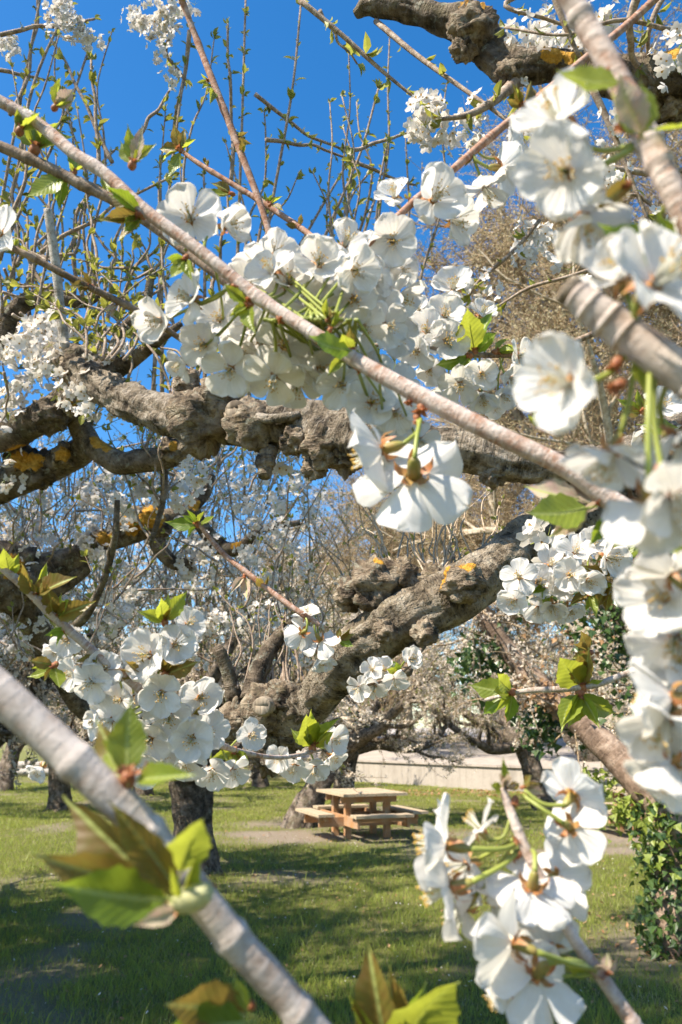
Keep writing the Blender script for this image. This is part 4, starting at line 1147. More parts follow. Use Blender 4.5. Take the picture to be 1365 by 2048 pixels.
SH = [((5, 395), (82, -10)), ((-10, 560), (45, 250), (140, 10)), ((28, 450), (120, 260), (183, 85)), ((225, 325), (160, 190), (100, 75)), ((198, 330), (183, 120)), ((335, 420), (352, 270), (382, 55)),
      ((462, 370), (456, 48)), ((478, 440), (486, 200), (492, -10)), ((545, 405), (585, 180), (602, 12)), ((322, 420), (321, 330)), ((612, 470), (690, 335)), ((275, 275), (340, 180)), ((660, 450), (720, 310), (757, 178)),
      ((735, 445), (755, 380), (775, 285)), ((690, 480), (700, 400), (735, 350)), ((60, 640), (52, 500), (15, 330)), ((0, 520), (70, 330), (130, 190)), ((130, 520), (170, 400), (230, 300)), ((82, 505), (200, 430), (330, 360)),
      ((20, 230), (60, 130), (75, 0)), ((0, 70), (110, 50), (190, 38)), ((0, 140), (90, 160)), ((345, 50), (335, 110), (370, 160)), ((380, 60), (370, 150), (350, 240), (345, 330)), ((510, 188), (605, 268), (690, 300)), ((690, 300), (760, 285), (832, 262)),
      ((532, 280), (600, 285), (690, 315)), ((690, 318), (760, 345), (830, 370)), ((540, 590), (545, 500), (525, 410)), ((240, 640), (260, 560), (330, 470)), ((140, 600), (150, 500), (170, 400)), ((170, 650), (185, 520), (182, 420)),
      ((215, 640), (225, 540), (250, 440)), ((100, 590), (60, 500), (55, 430)), ((430, 620), (440, 520), (455, 380)), ((410, 480), (410, 420), (408, 350)), ((500, 560), (520, 470), (530, 420)), ((60, 560), (100, 470), (120, 380)), ((0, 640), (25, 560), (30, 480))]
for L in SH:
    d = rs.uniform(1.9, 2.4)
    if L[0][1] > L[-1][1] + 60 and 380 < L[0][1] < 500:      # run on down to the limbs behind the flowers
        dx = (L[0][0] - L[1][0]) / (L[0][1] - L[1][1])
        L = ((L[0][0] + dx * (790 - L[0][1]) * 0.7, 800), (L[0][0] + dx * 120, L[0][1] + 130)) + L
    shoot(left, [(x, y, 4.6 - 1.4 * i / len(L), d + 0.05 * i) for i, (x, y) in enumerate(L)], M_SHOOT, 6, 0.023, 0.032, rs, 4)
for k in range(32):                                   # upright shoots in front of the sky
    x = rs.uniform(-10, 640) if k % 3 else rs.uniform(640, 860)
    y0, y1 = rs.uniform(560, 720), rs.uniform(60, 430)
    tx = x + rs.gauss(10, 60)
    d = rs.uniform(1.9, 2.6)
    shoot(left, [(x, y0, 3.3, d), ((x + tx) / 2 + rs.gauss(0, 14), (y0 + y1) / 2, 3.2, d + .04), (tx, y1, 2.2, d + .1)], M_SHOOT, 5, 0.018, 0.034, rs, 3)
for k in range(62):                                   # tangle of leafy twigs
    x, y = rs.uniform(-20, 360), rs.uniform(500, 760)
    a = rs.uniform(0, 6.28); l = rs.uniform(50, 130); d = rs.uniform(1.9, 2.6)
    if x > 250 and y > 640: continue
    shoot(left, [(x, y, 3.4, d), (x + math.cos(a) * l * .5 + rs.gauss(0, 8), y + math.sin(a) * l * .5, 3, d + .03), (x + math.cos(a) * l, y + math.sin(a) * l - 15, 2, d + .05)], M_SHOOT, 5, 0.026, 0.034, rs, 4)
for k in range(90):                                   # finer twigs against the low sky
    x, y = rs.uniform(-20, 560), rs.uniform(900, 1330)
    if x > 430 and y < 930: continue
    a = rs.gauss(-1.5, 0.6); l = rs.uniform(70, 190); d = rs.uniform(2.2, 4.0)
    shoot(left, [(x, y, 2.6, d), (x + math.cos(a) * l * .5 + rs.gauss(0, 8), y + math.sin(a) * l * .5, 2.2, d + .03), (x + math.cos(a) * l, y + math.sin(a) * l, 1.6, d + .05)], M_SHOOT, 4, 0.018, 0.06, rs, 2)
for o, S in SL:                                        # twigs along the limbs
    for k in range(5):
        i = rs.randrange(len(S) // 3, len(S) - 1)
        p = S[i, :3]
        v = Vector((rs.gauss(0, .12), rs.gauss(0, .08), rs.uniform(0.1, 0.3)))
        shoot(left, [(p[0], p[1], p[2], 0.004), (p[0] + v.x * .6, p[1] + v.y, p[2] + v.z * .5, 0.0035), (p[0] + v.x, p[1] + v.y, p[2] + v.z, 0.002)], M_SHOOT, 5, 0.02, 0.03, rs, 3, world=True)
for a in ((130, 30, 1.9), (120, 10, 1.9), (150, 50, 1.9), (135, 60, 1.95), (180, 75, 1.9), (110, 35, 1.95), (300, 10, 1.8), (320, 45, 1.8), (300, 60, 1.85), (340, 30, 1.8), (285, 30, 1.85), (330, 75, 1.85), (390, 10, 1.9), (320, 105, 1.9), (345, 158, 1.9), (10, 90, 2), (20, 95, 2.1), (270, 40, 1.9), (350, 15, 1.8),
          (30, 780, 2.2), (15, 800, 2.2), (45, 765, 2.2), (20, 830, 2.1), (5, 700, 2.2), (165, 1075, 2.75), (180, 1060, 2.8), (190, 1100, 2.75), (175, 1090, 2.72), (215, 1110, 2.7), (200, 1110, 2.75), (275, 960, 2.3), (290, 975, 2.3), (265, 985, 2.35), (240, 1010, 2.4), (255, 1030, 2.5), (400, 1100, 2.85), (415, 1085, 2.85), (375, 1135, 2.8), (380, 1145, 2.8), (420, 1165, 2.9), (405, 1110, 2.8), (490, 950, 2.3), (520, 975, 2.5), (550, 1010, 2.8), (540, 1065, 2.85), (360, 985, 2.4), (345, 1010, 2.4), (20, 905, 2.3), (10, 960, 2.3), (200, 1190, 2.6), (215, 1250, 2.6), (225, 1265, 2.55), (195, 1240, 2.6), (245, 1240, 2.6), (60, 1110, 2.6), (30, 1080, 2.7), (110, 1100, 2.8), (70, 1060, 2.9), (440, 1250, 2.7), (430, 1240, 2.7), (460, 1240, 2.75), (140, 1290, 2.2), (120, 1310, 2.2), (150, 1310, 2.3), (480, 1010, 2.6), (510, 1040, 2.8), (570, 1085, 3.0)):
    blossom(left, *a, R.uniform(0.55, 0.75) if a[1] < 200 else R.uniform(0.75, 1.1))
for k in range(110):
    x, y = rs.uniform(-10, 640), rs.uniform(930, 1330)
    blossom(left, x, y, rs.uniform(2.6, 4.2), rs.uniform(0.6, 1.0))

# the uncountable fine twigs further back in this tree's crown
tw = MB(); FC = []; LC = []
for k in range(430):
    x, y, d = rs.uniform(-60, 760), rs.uniform(960, 1400), rs.uniform(3.0, 7.0)
    if x > 560 and y < 1060: continue
    p = W(x, y, d) - t2
    T = grow(rs, p, Vector((rs.gauss(0, 0.5), rs.gauss(0, 0.4), 1.0)), rs.uniform(0.25, 0.8), 0.0035, 0.0015, 5, 0.16, 0.03)
    tube(tw, T, 4, cap=False)
    for _ in range(3):
        q, dd, _r = at_path(T, rs.uniform(0.2, 0.9))
        T2 = grow(rs, q, tilt(rs, dd, rs.uniform(0.4, 1.0)), rs.uniform(0.1, 0.35), 0.0022, 0.001, 3, 0.15, 0.03)
        tube(tw, T2, 3, cap=False)
        for _k in range(3):
            (FC if rs.random() < 0.4 else LC).append(at_path(T2, rs.random())[0][:])
    FC.append(at_path(T, rs.random())[0][:])
tag(tw.build('twigs', M_BGTWIG, left), kind='stuff')
gg = np.random.default_rng(77)
mb = MB(); flakes(mb, FC, 0.013, gg, 6); tag(mb.build('blossom', M_BLOSSOM, left, False), 'fine white blossom on the twigs', kind='stuff')
mb = MB(); flakes(mb, LC, 0.012, gg, 3, 0, 0.5); tag(mb.build('leaf_buds', M_LEAFS, left, False), kind='stuff')

# ------------------------------------------------------------------ foreground branches: flowers, leaves
rf = random.Random(101)
def petal_mesh(seed):
    g = np.random.default_rng(seed)
    nu, nv = 9, 10
    v = np.linspace(0, 1, nv)[:, None]
    u = np.linspace(-1, 1, nu)[None, :]
    h = np.where(v <= 0.6, 0.43 * (np.maximum(v, 0.004) / 0.6) ** 0.70, 0.43 * np.sqrt(np.maximum(1 - ((v - 0.6) / 0.4) ** 2.4, 0.0)))
    x = u * h
    notch = g.uniform(0.02, 0.09)
    y = v - notch * (1 - np.abs(u)) ** 1.5 * v ** 5 + 0 * u
    ph = g.uniform(0, 6.28, 3)
    z = 0.9 * x ** 2 * g.uniform(0.3, 1.6) + g.uniform(-0.25, 0.25) * v ** 2 + 0 * u
    z = z + 0.06 * v * np.sin(u * 4 + ph[0]) + 0.05 * v ** 2 * np.sin(u * 3 + v * 4 + ph[1]) + 0.09 * g.uniform(-1, 1) * v ** 3 * np.cos(u * 7 + ph[2])
    z = z - 0.05 * np.exp(-(u * 4) ** 2) * v                       # central crease
    x = x + g.uniform(-0.06, 0.06) * v ** 2
    V = np.stack([x, y, z], 2).reshape(-1, 3)
    i = np.arange(nv - 1)[:, None] * nu
    j = np.arange(nu - 1)[None, :]
    mb = MB(); mb.add(V, np.stack([i + j, i + j + 1, i + nu + j + 1, i + nu + j], 2).reshape(-1, 4))
    return mb.mesh('petal', M_PETAL)
PETALS = [petal_mesh(k) for k in range(12)]
def stamen_mesh(seed):
    r = random.Random(seed)
    mb = MB()
    for k in range(34):
        a = r.random() * 6.283
        sp = r.uniform(0.05, 0.42)
        L = r.uniform(0.36, 0.72)
        d = Vector((math.cos(a) * sp, math.sin(a) * sp, 1)).normalized()
        P = [(math.cos(a) * 0.05, math.sin(a) * 0.05, -0.05, 0.013), (*(d * L * 0.5 + Vector((math.cos(a), math.sin(a), 0)) * 0.04), 0.010), (*(d * L + Vector((math.cos(a), math.sin(a), 0)) * sp * 0.15), 0.008)]
        tube(mb, P, 4, cap=False)
        c = Vector(P[-1][:3])
        s = r.uniform(0.022, 0.034)
        o = [c + Vector(w) * s for w in ((1, 0, 0), (-1, 0, 0), (0, 1, 0), (0, -1, 0), (0, 0, 1.2), (0, 0, -1.2))]
        mb.add([p[:] for p in o], None, [[0, 2, 4], [2, 1, 4], [1, 3, 4], [3, 0, 4], [2, 0, 5], [1, 2, 5], [3, 1, 5], [0, 3, 5]], m=1)
    tube(mb, [(0, 0, -0.1, 0.03), (0, 0, 0.25, 0.018), (0, 0, 0.52, 0.016), (0, 0, 0.55, 0.03)], 6, m=2)
    return mb.mesh('stamens', [M_FILA, M_ANTHER, M_STALK])
STAM = [stamen_mesh(k) for k in range(4)]
def calyx_mesh(seed):
    r = random.Random(seed)
    mb = MB()
    P = [(0, 0, -0.46, 0.045), (0, 0, -0.42, 0.075), (0, 0, -0.30, 0.115), (0, 0, -0.14, 0.118), (0, 0, -0.03, 0.115), (0, 0, 0.0, 0.115)]
    tube(mb, spline(P, 12), 12, 0.06, 6, True)
    tube(mb, [(0, 0, 0.004, 0.15), (0, 0, 0.03, 0.135), (0, 0, -0.01, 0.02)], 12, m=1)
    for k in range(5):                                        # reflexed sepals
        a = k * 1.2566 + 0.63
        d = Vector((math.cos(a), math.sin(a), 0)); t = Vector((-math.sin(a), math.cos(a), 0)); z = Vector((0, 0, 1))
        rows = []
        for s, w, out_, dn in ((0, 0.075, 0.12, -0.02), (0.35, 0.085, 0.24, -0.04), (0.7, 0.06, 0.32, -0.14), (1, 0.005, 0.34, -0.28 - 0.1 * r.random())):
            c = d * out_ + z * dn
            rows += [c - t * w, c + z * 0.015, c + t * w]
        q = [[b * 3 + a_, b * 3 + a_ + 1, b * 3 + a_ + 4, b * 3 + a_ + 3] for b in range(3) for a_ in (0, 1)]
        mb.add([p[:] for p in rows], q, m=2)
    return mb.mesh('flower', [M_CALYX, M_CENTRE, M_SEPAL])
CALYX = [calyx_mesh(k) for k in range(4)]
def leaf_mesh(seed, mat, fold, curl, wid=0.27):
    g = np.random.default_rng(seed)
    nu, nv = 7, 13
    v = np.linspace(0, 1, nv)[:, None]
    u = np.linspace(-1, 1, nu)[None, :]
    h = wid * np.where(v < 0.42, np.sin(np.minimum(v / 0.42, 1) * math.pi / 2) ** 0.8, np.cos(np.clip((v - 0.42) / 0.58, 0, 1) * math.pi / 2) ** (0.85 + 0.9 * v))
    h = h + 0.006
    h = h * (1 + 0.07 * np.where(np.abs(u) > 0.9, np.where((np.arange(nv)[:, None] % 2) == 0, 1, -1), 0))
    x = u * h * math.cos(fold)
    z = np.abs(u) * h * math.sin(fold) + curl * (v ** 2 - v * 0.4) + 0.02 * np.sin(v * 16 + g.uniform(0, 6)) * np.abs(u)
    y = v * (1 - 0.12 * abs(curl)) + 0 * u
    x = x + 0.05 * g.uniform(-1, 1) * np.sin(v * 3.1) 
    V = np.stack([x, y, z], 2).reshape(-1, 3)
    B = np.stack([u * h / wid * 0.3 + 0 * v, v + 0 * u, 0 * u * v + seed], 2).reshape(-1, 3)
    i = np.arange(nv - 1)[:, None] * nu
    j = np.arange(nu - 1)[None, :]
    mb = MB(); mb.add(V, np.stack([i + j, i + j + 1, i + nu + j + 1, i + nu + j], 2).reshape(-1, 4), None, B)
    tube(mb, [(0, -0.16, -0.02, 0.011), (0, 0.0, 0.0, 0.013), (0, 0.3, curl * (0.09 - 0.12), 0.009), (0, 0.6, curl * (0.36 - 0.24) - 0.004, 0.006)], 5, cap=False)
    return mb.mesh('leaf', mat)
LEAVES = {k: [leaf_mesh(10 * i + s, m, f, c, w) for s, (f, c, w) in enumerate(((0.25, 0.25, 0.27), (0.6, -0.2, 0.25), (0.4, 0.45, 0.24), (0.9, 0.15, 0.26)))]
          for i, (k, m) in enumerate((('g', M_LEAF), ('d', M_LEAFD), ('b', M_LEAFB), ('p', M_LEAFP)))}
mb = MB()
for k in range(7):
    a = k * 2.4
    d = Vector((math.cos(a), math.sin(a), 0.55 + 0.12 * k)).normalized()
    n = (Vector((0, 0, 1)) - d * d.z).normalized()
    small_leaf(mb, d * 0.25, d, n, 0.9 - 0.05 * k, 0.30)
knot(mb, (0, 0, 0.0), 0.5, 0.25, 3, 1, (1, 1, 1.1), 12, 8)
SCALES = mb.mesh('bud_scales', M_SCALE, True)

def basis(y, n):
    y = y.normalized()
    z = (n - y * n.dot(y))
    if z.length < 1e-4:
        z, _ = perp(y)
    z.normalize()
    x = y.cross(z)
    return Matrix((x, y, z)).transposed()
class Branch:
    def __init__(s, name, label, L, mat, cat='branch', sides=20, amp=0.06, per=0.004, seed=0):
        s.root = empty(name, W(L[0][0], L[0][1], L[0][3]), label, cat, 'flowering branches close to the camera')
        s.o = Vector(s.root.location)
        s.P = L
        P = pxp([(a_, b_, c_ * 0.87, d_) for a_, b_, c_, d_ in L], s.o)
        S = spline(P, 120)
        # little swellings at the nodes
        t = np.linspace(0, 1, 120)
        for _ in range(5):
            S[:, 3] *= 1 + 0.16 * np.exp(-((t - rf.random()) / 0.012) ** 2)
        mb = MB(); tube(mb, S, sides, amp, 220, True, seed, 0, 0.35)
        mb.build('stem', mat, s.root)
        s.S = S
    def depth(s, px, py):
        b, bd = 1e9, 0.4
        for a, c in zip(s.P[:-1], s.P[1:]):
            ax, ay, cx, cy = a[0], a[1], c[0], c[1]
            l2 = max((cx - ax) ** 2 + (cy - ay) ** 2, 1e-6)
            t = max(0, min(1, ((px - ax) * (cx - ax) + (py - ay) * (cy - ay)) / l2))
            dd = (px - ax - t * (cx - ax)) ** 2 + (py - ay - t * (cy - ay)) ** 2
            if dd < b:
                b, bd = dd, a[3] + (c[3] - a[3]) * t
        return bd
    def spur(s, px, py, rp, up=(0, 1, 0.3)):
        d = s.depth(px, py)
        p = W(px, py, d)
        q = cdir(*up).to_track_quat('Z', 'Y').to_matrix().to_4x4()
        o = link('bud_scales', SCALES, s.root)
        r = rp * d / FPX
        o.matrix_basis = Matrix.Translation(p - s.o) @ q @ Matrix.Diagonal((r, r, r * 1.2, 1))
        return p
    def flower(s, sx, sy, px, py, diam, face, dz=0.0, op=None):
        ds = s.depth(sx, sy)
        d = ds + dz
        D = diam * d / FPX
        c = W(px, py, d)
        f = cdir(*face)
        rot = f.to_track_quat('Z', 'Y').to_matrix().to_4x4() @ Matrix.Rotation(rf.random() * 6.283, 4, 'Z')
        sc = D / 2
        M = Matrix.Translation(c - s.o) @ rot @ Matrix.Diagonal((sc, sc, sc, 1))
        o = link('flower', CALYX[rf.randrange(4)], s.root, M)
        k0 = rf.randrange(12)
        openness = rf.uniform(0.18, 0.75) if op is None else op
        for k in range(5):
            a = k * 1.2566 + rf.gauss(0, 0.07)
            tl = openness + rf.gauss(0, 0.16)
            w = rf.uniform(0.94, 1.08)
            Mp = Matrix.Rotation(a, 4, 'Z') @ Matrix.Translation((0, 0.09, 0.0 + 0.012 * k)) @ Matrix.Rotation(tl, 4, 'X') @ Matrix.Rotation(rf.gauss(0, 0.12), 4, 'Y') @ Matrix.Diagonal((w * 1.06, 0.95, 0.95, 1))
            link('petal', PETALS[(k0 + k * 5 + rf.randrange(3)) % 12], o, Mp)
        link('stamens', STAM[rf.randrange(4)], o)
        # stalk from spur to the calyx, in the flower's own space
        inv = M.inverted()
        p0 = inv @ (W(sx, sy, ds) - s.o)
        p1 = Vector((0, 0, -0.44))
        mid = p0.lerp(p1, 0.55) + Vector((0, 0, -0.22)) * min(1.0, (p0 - p1).length)
        rr = min(0.055, 0.0011 / sc)
        mb = MB(); tube(mb, spline([(*p0, rr), (*mid, rr), (*p1, rr * 1.15)], 12), 7)
        mb.build('stalk', M_STALK, o)
        return o
    def leaf(s, bx, by, tx, ty, kind='g', var=None, face=(0.1, 0.2, 1), dz0=0.0, dz1=0.0, wid=1.0):
        d = s.depth(bx, by)
        B = W(bx, by, d + dz0); T = W(tx, ty, d + dz1)
        y = T - B
        M = basis(y, cdir(*face)).to_4x4()
        L = y.length
        ms = LEAVES[kind]
        link('leaf', ms[var if var is not None else rf.randrange(4)], s.root, Matrix.Translation(B - s.o) @ M @ Matrix.Diagonal((L * wid, L, L, 1)))
    def tuft(s, px, py, n, size, ang, spread, kinds='ggdb', scales=None):
        """a spur with n leaves fanning round the screen angle ang (degrees, 90 = up)"""
        s.spur(px, py, scales or size * 0.22, (math.cos(math.radians(ang)), math.sin(math.radians(ang)), 0.3))
        for k in range(n):
            a = math.radians(ang + spread * ((k + 0.5) / n - 0.5) * 2 + rf.gauss(0, 10))
            L = size * rf.uniform(0.75, 1.4)
            sh = rf.uniform(0.65, 1.0)
            d = s.depth(px, py)
            s.leaf(px + math.cos(a) * 4, py - math.sin(a) * 4, px + math.cos(a) * L * sh, py - math.sin(a) * L * sh, rf.choice(kinds), None,
                   (rf.gauss(0, 0.5), rf.gauss(0.25, 0.45), 1), 0, rf.uniform(-0.6, 0.5) * L * d / FPX, rf.uniform(0.75, 1.15))

# B1: long diagonal branch
b = Branch('cherry_branch', 'long pale branch running diagonally from upper left down to the right edge', [(-60, 170, 13, 0.50), (70, 243, 14, 0.50), (150, 308, 14, 0.49), (210, 347, 14, 0.485), (290, 420, 15, 0.475), (400, 502, 15, 0.465), (510, 590, 15, 0.455), (620, 662, 16, 0.44), (720, 725, 18, 0.425), (850, 796, 21, 0.41), (1000, 872, 22, 0.395), (1130, 935, 22, 0.385), (1220, 1000, 24, 0.38), (1320, 1062, 24, 0.37), (1440, 1120, 25, 0.36)], M_TWIGFG, seed=1)
B1 = b
for x, y, n, sz, a, sp, kd in ((40, 262, 4, 75, 60, 60, 'bgg'), (110, 215, 3, 60, 40, 45, 'gp'), (280, 395, 0, 1, 0, 0, 'g'), (265, 330, 4, 75, 75, 45, 'pgg'), (285, 430, 6, 85, 185, 60, 'gbgd'), (372, 515, 5, 55, 240, 70, 'gd'), (500, 610, 5, 60, 200, 80, 'gbg'), (705, 705, 2, 60, 100, 30, 'gb'), (1085, 855, 4, 62, 110, 60, 'pg'), (655, 640, 2, 40, 60, 40, 'gb')):
    if n: b.tuft(x, y, n, sz, a, sp, kd)
b.leaf(700, 700, 608, 682, 'd', 0, (0.1, 0.5, 1), -0.005, -0.02, 1.1)
b.leaf(690, 715, 655, 752, 'g', 1, (0.3, 0.3, 1))
b.spur(845, 812, 22, (-0.3, -1, 0.5)); b.spur(822, 800, 14, (-0.5, -0.8, 0.5)); b.spur(835, 835, 16, (0, -1, 0.3))
b.flower(835, 838, 765, 900, 195, (-0.95, -0.25, -0.1), -0.012, 0.1)
b.flower(842, 838, 828, 950, 240, (0.05, -0.5, -0.75), -0.022, 0.02)
b.tuft(1200, 1005, 3, 70, 170, 40, 'pp')
b.leaf(1175, 1015, 1040, 1038, 'g', 0, (0.1, 0.6, 1), -0.01, -0.02, 1.0)
b.leaf(1175, 1020, 1090, 1080, 'p', 2, (0.1, 0.2, 1), -0.01, -0.01, 0.9)
b.leaf(1160, 1000, 1045, 965, 'p', 1, (0.1, 0.4, 1), 0.0, 0.01, 1.1)
b.leaf(1215, 1030, 1180, 1095, 'd', 1, (0.2, 0.3, 1))
# central flowers on spurs of the same branch
for a in ((372, 500, 382, 440, 140, (0.05, 0.1, 1), 0.03), (405, 505, 452, 452, 105, (0.8, -0.1, 0.55), 0.035), (470, 560, 385, 600, 118, (-0.5, 0.1, 0.8), 0.03), (470, 570, 322, 640, 112, (-0.5, -0.35, 0.8), 0.045), (495, 600, 410, 690, 105, (-0.2, -0.2, 1), 0.05), (500, 615, 462, 738, 118, (-0.1, -0.4, 1), 0.035), (495, 610, 370, 725, 80, (-0.6, -0.5, 0.4), 0.06),
          (520, 600, 545, 545, 112, (-0.4, 0.45, 0.8), 0.04), (525, 600, 580, 566, 112, (0.0, 0.15, 1), 0.05), (560, 625, 638, 530, 122, (0.1, 0.1, 1), 0.05), (600, 650, 690, 492, 105, (0.3, 0.5, 0.8), 0.07), (610, 650, 708, 540, 118, (0.25, -0.3, 1), 0.045), (600, 660, 640, 610, 105, (0.2, -0.2, 1), 0.06), (640, 680, 708, 598, 105, (0.1, -0.3, 1), 0.06),
          (560, 640, 570, 652, 105, (0.05, 0.1, 1), 0.045), (540, 640, 568, 692, 118, (0, -0.15, 1), 0.035), (545, 640, 548, 752, 126, (-0.1, -0.7, 0.65), 0.03), (560, 650, 592, 762, 118, (0.1, -0.7, 0.6), 0.045), (620, 680, 640, 735, 100, (0.3, -0.4, 0.8), 0.05), (690, 715, 684, 770, 105, (-0.1, -0.2, 1), 0.05), (715, 735, 744, 805, 128, (0.05, -0.1, 1), 0.045), (730, 745, 790, 826, 95, (0.15, -0.25, 1), 0.05), (700, 720, 690, 690, 95, (0.1, 0.2, 1), 0.055), (760, 770, 775, 870, 95, (0.1, -0.5, 0.8), 0.07), (650, 690, 770, 650, 100, (0.5, -0.3, 0.8), 0.075), (660, 690, 728, 655, 100, (0.2, -0.4, 0.9), 0.065), (540, 620, 505, 650, 100, (-0.3, 0, 1), 0.07), (530, 620, 490, 700, 100, (-0.2, -0.5, 0.9), 0.08), (790, 770, 840, 880, 80, (0.3, -0.4, 0.9), 0.09), (600, 650, 610, 590, 90, (0, 0.3, 1), 0.09), (430, 530, 440, 640, 95, (-0.2, 0.1, 1), 0.085)):
    b.flower(*a)
for k in range(52):
    x = rf.uniform(470, 800); y = rf.uniform(500, 830)
    yc = 545 + (x - 470) * 0.42
    if abs(y - yc) > 150: continue
    b.flower(rf.uniform(520, 720), 0.66 * 620 + 230, x, y, rf.uniform(95, 115), (rf.gauss(0, .4), rf.gauss(-.2, .4), 1), rf.uniform(0.075, 0.12))
for a in ((500, 590), (560, 630), (640, 672), (715, 728), (470, 565)):
    b.spur(a[0], a[1] + 6, 15, (rf.gauss(0, .5), -0.6, 0.5))
b.tuft(660, 660, 3, 45, 70, 60, 'gbp')

# B2: dark twig behind it at upper left
b = Branch('cherry_branch', 'dark olive branch just below the long diagonal one at upper left', [(-50, 272, 12, 0.56), (60, 318, 13, 0.56), (150, 362, 13, 0.56), (240, 408, 12, 0.56), (330, 470, 11, 0.56), (420, 540, 10, 0.55), (490, 600, 7, 0.55)], M_TWIGBR, seed=2)
b.tuft(70, 300, 5, 95, 75, 60, 'gbgg'); b.tuft(150, 345, 3, 45, 80, 60, 'bg')
b.leaf(125, 350, 55, 405, 'g', 0, (-0.2, 0.1, 1), 0, -0.01, 1.1); b.leaf(128, 355, 117, 420, 'd', 1, (0.3, 0, 1), 0, 0.0, 1.0)
b.tuft(215, 395, 4, 50, 120, 70, 'gb')
# B3: thin branch with a white flower at the left edge
b = Branch('cherry_branch', 'thin brown branch with one white flower at the left edge', [(-40, 465, 8, 0.55), (60, 513, 8, 0.55), (160, 565, 8, 0.56), (280, 625, 8, 0.58), (380, 690, 6, 0.6)], M_TWIGBR, seed=3)
b.flower(-5, 485, 2, 468, 120, (-0.3, 0.3, 0.9), -0.01)
b.tuft(185, 575, 4, 60, 160, 40, 'gb'); b.tuft(240, 605, 3, 50, 200, 40, 'bp'); b.tuft(30, 500, 2, 35, 80, 40, 'g')
# B4: red twig down from the upper right
b = Branch('cherry_branch', 'reddish straight twig slanting down from the upper right to the central flowers', [(1340, -30, 9, 0.60), (1260, 45, 9, 0.6), (1170, 118, 8.5, 0.58), (1080, 193, 8.5, 0.57), (980, 275, 9, 0.56), (900, 345, 9, 0.55), (830, 402, 8.5, 0.54), (735, 490, 7, 0.53)], M_TWIGRED, seed=4)
B4 = b
b.tuft(1045, 215, 4, 60, 110, 50, 'gb'); b.tuft(945, 300, 3, 30, 250, 50, 'gb'); b.tuft(820, 400, 2, 25, 120, 50, 'bg')
for a in ((825, 408, 867, 400, 138, (0.25, 0.05, 1), -0.015), (830, 405, 905, 440, 110, (0.6, -0.4, 0.6), 0.0), (815, 415, 790, 395, 85, (-0.3, 0.5, 0.8), 0.03), (790, 440, 785, 482, 112, (0.1, -0.3, 1), 0.0), (770, 460, 795, 590, 112, (0.6, -0.5, 0.45), 0.02), (775, 455, 760, 555, 90, (0.4, -0.3, 0.8), 0.03),
          (945, 305, 970, 375, 105, (0.2, -0.55, 0.1), 0.0), (945, 305, 1000, 335, 120, (0.75, 0.1, -0.25), 0.0), (950, 300, 1020, 300, 85, (0.6, 0.6, 0.3), 0.02), (740, 485, 735, 500, 80, (-0.2, 0.4, 0.9), 0.02), (745, 480, 800, 540, 80, (0.5, -0.2, 0.8), 0.04)):
    b.flower(*a)
# B5: rust coloured twig from the top
b = Branch('cherry_branch', 'slender rust coloured twig hanging from the top left of centre', [(355, -25, 6.5, 0.72), (395, 82, 7, 0.72), (430, 172, 8, 0.71), (478, 295, 8, 0.7), (520, 405, 7.5, 0.69), (550, 505, 7, 0.68), (560, 560, 6, 0.67)], M_TWIGRED, seed=5)
for x, y, a in ((362, 5, 90), (418, 160, 190), (470, 280, 20), (486, 312, 90), (540, 410, 30), (430, 175, 220)):
    b.tuft(x, y, 3, 32, a, 50, 'gb')
# B6
b = Branch('cherry_branch', 'short twig with a leafy tip crossing the rust coloured one', [(352, 292, 4, 0.75), (395, 325, 5.5, 0.74), (460, 365, 6, 0.73), (530, 408, 6.5, 0.72), (615, 466, 7, 0.7), (650, 500, 7, 0.68)], M_TWIGRED, seed=6)
b.tuft(362, 300, 6, 55, 140, 130, 'gbg'); b.tuft(465, 388, 3, 45, 170, 40, 'gb'); b.tuft(535, 408, 3, 40, 60, 60, 'gd'); b.tuft(415, 335, 2, 25, 90, 40, 'b'); b.tuft(600, 455, 2, 28, 120, 50, 'b')
# B7: blurred branch, top right corner
b = Branch('cherry_branch', 'thick blurred branch in the upper right corner with drooping green leaves', [(1105, -70, 27, 0.27), (1160, 30, 27, 0.27), (1215, 120, 27, 0.265), (1262, 210, 28, 0.26), (1300, 290, 30, 0.255), (1345, 380, 29, 0.25), (1420, 520, 30, 0.245)], M_TWIGFG, seed=7)
for a in ((1215, 150, 22, (-0.3, 0.6, 0.5)), (1290, 270, 34, (-0.7, 0.3, 0.5)), (1250, 255, 20, (-0.9, -0.2, 0.3)), (1255, 370, 18, (-0.5, -0.6, 0.3))):
    b.spur(*a)
b.leaf(1240, 165, 1108, 158, 'g', 0, (0.1, 0.35, 1), -0.01, -0.005, 1.0)
b.leaf(1275, 265, 1200, 195, 'g', 2, (0.3, 0.2, 1), -0.015, -0.02, 1.2)
b.leaf(1285, 265, 1240, 140, 'p', 1, (-0.3, 0.1, 1), -0.02, -0.025, 1.2)
b.leaf(1280, 270, 1290, 150, 'g', 1, (0.5, 0.1, 1), -0.018, -0.02, 1.0)
b.leaf(1300, 260, 1420, 255, 'g', 0, (0, 1, 0.4), -0.01, -0.01, 0.6)
b.leaf(1265, 365, 1190, 420, 'b', 1, (0.2, 0.1, 1), 0.0, 0.0, 1.0)
b.leaf(1330, 515, 1180, 462, 'd', 0, (0.0, 0.4, 1), 0.0, 0.0, 1.15)
b.leaf(1345, 500, 1305, 425, 'd', 3, (0.5, 0.1, 1), 0.0, 0.0, 0.9)
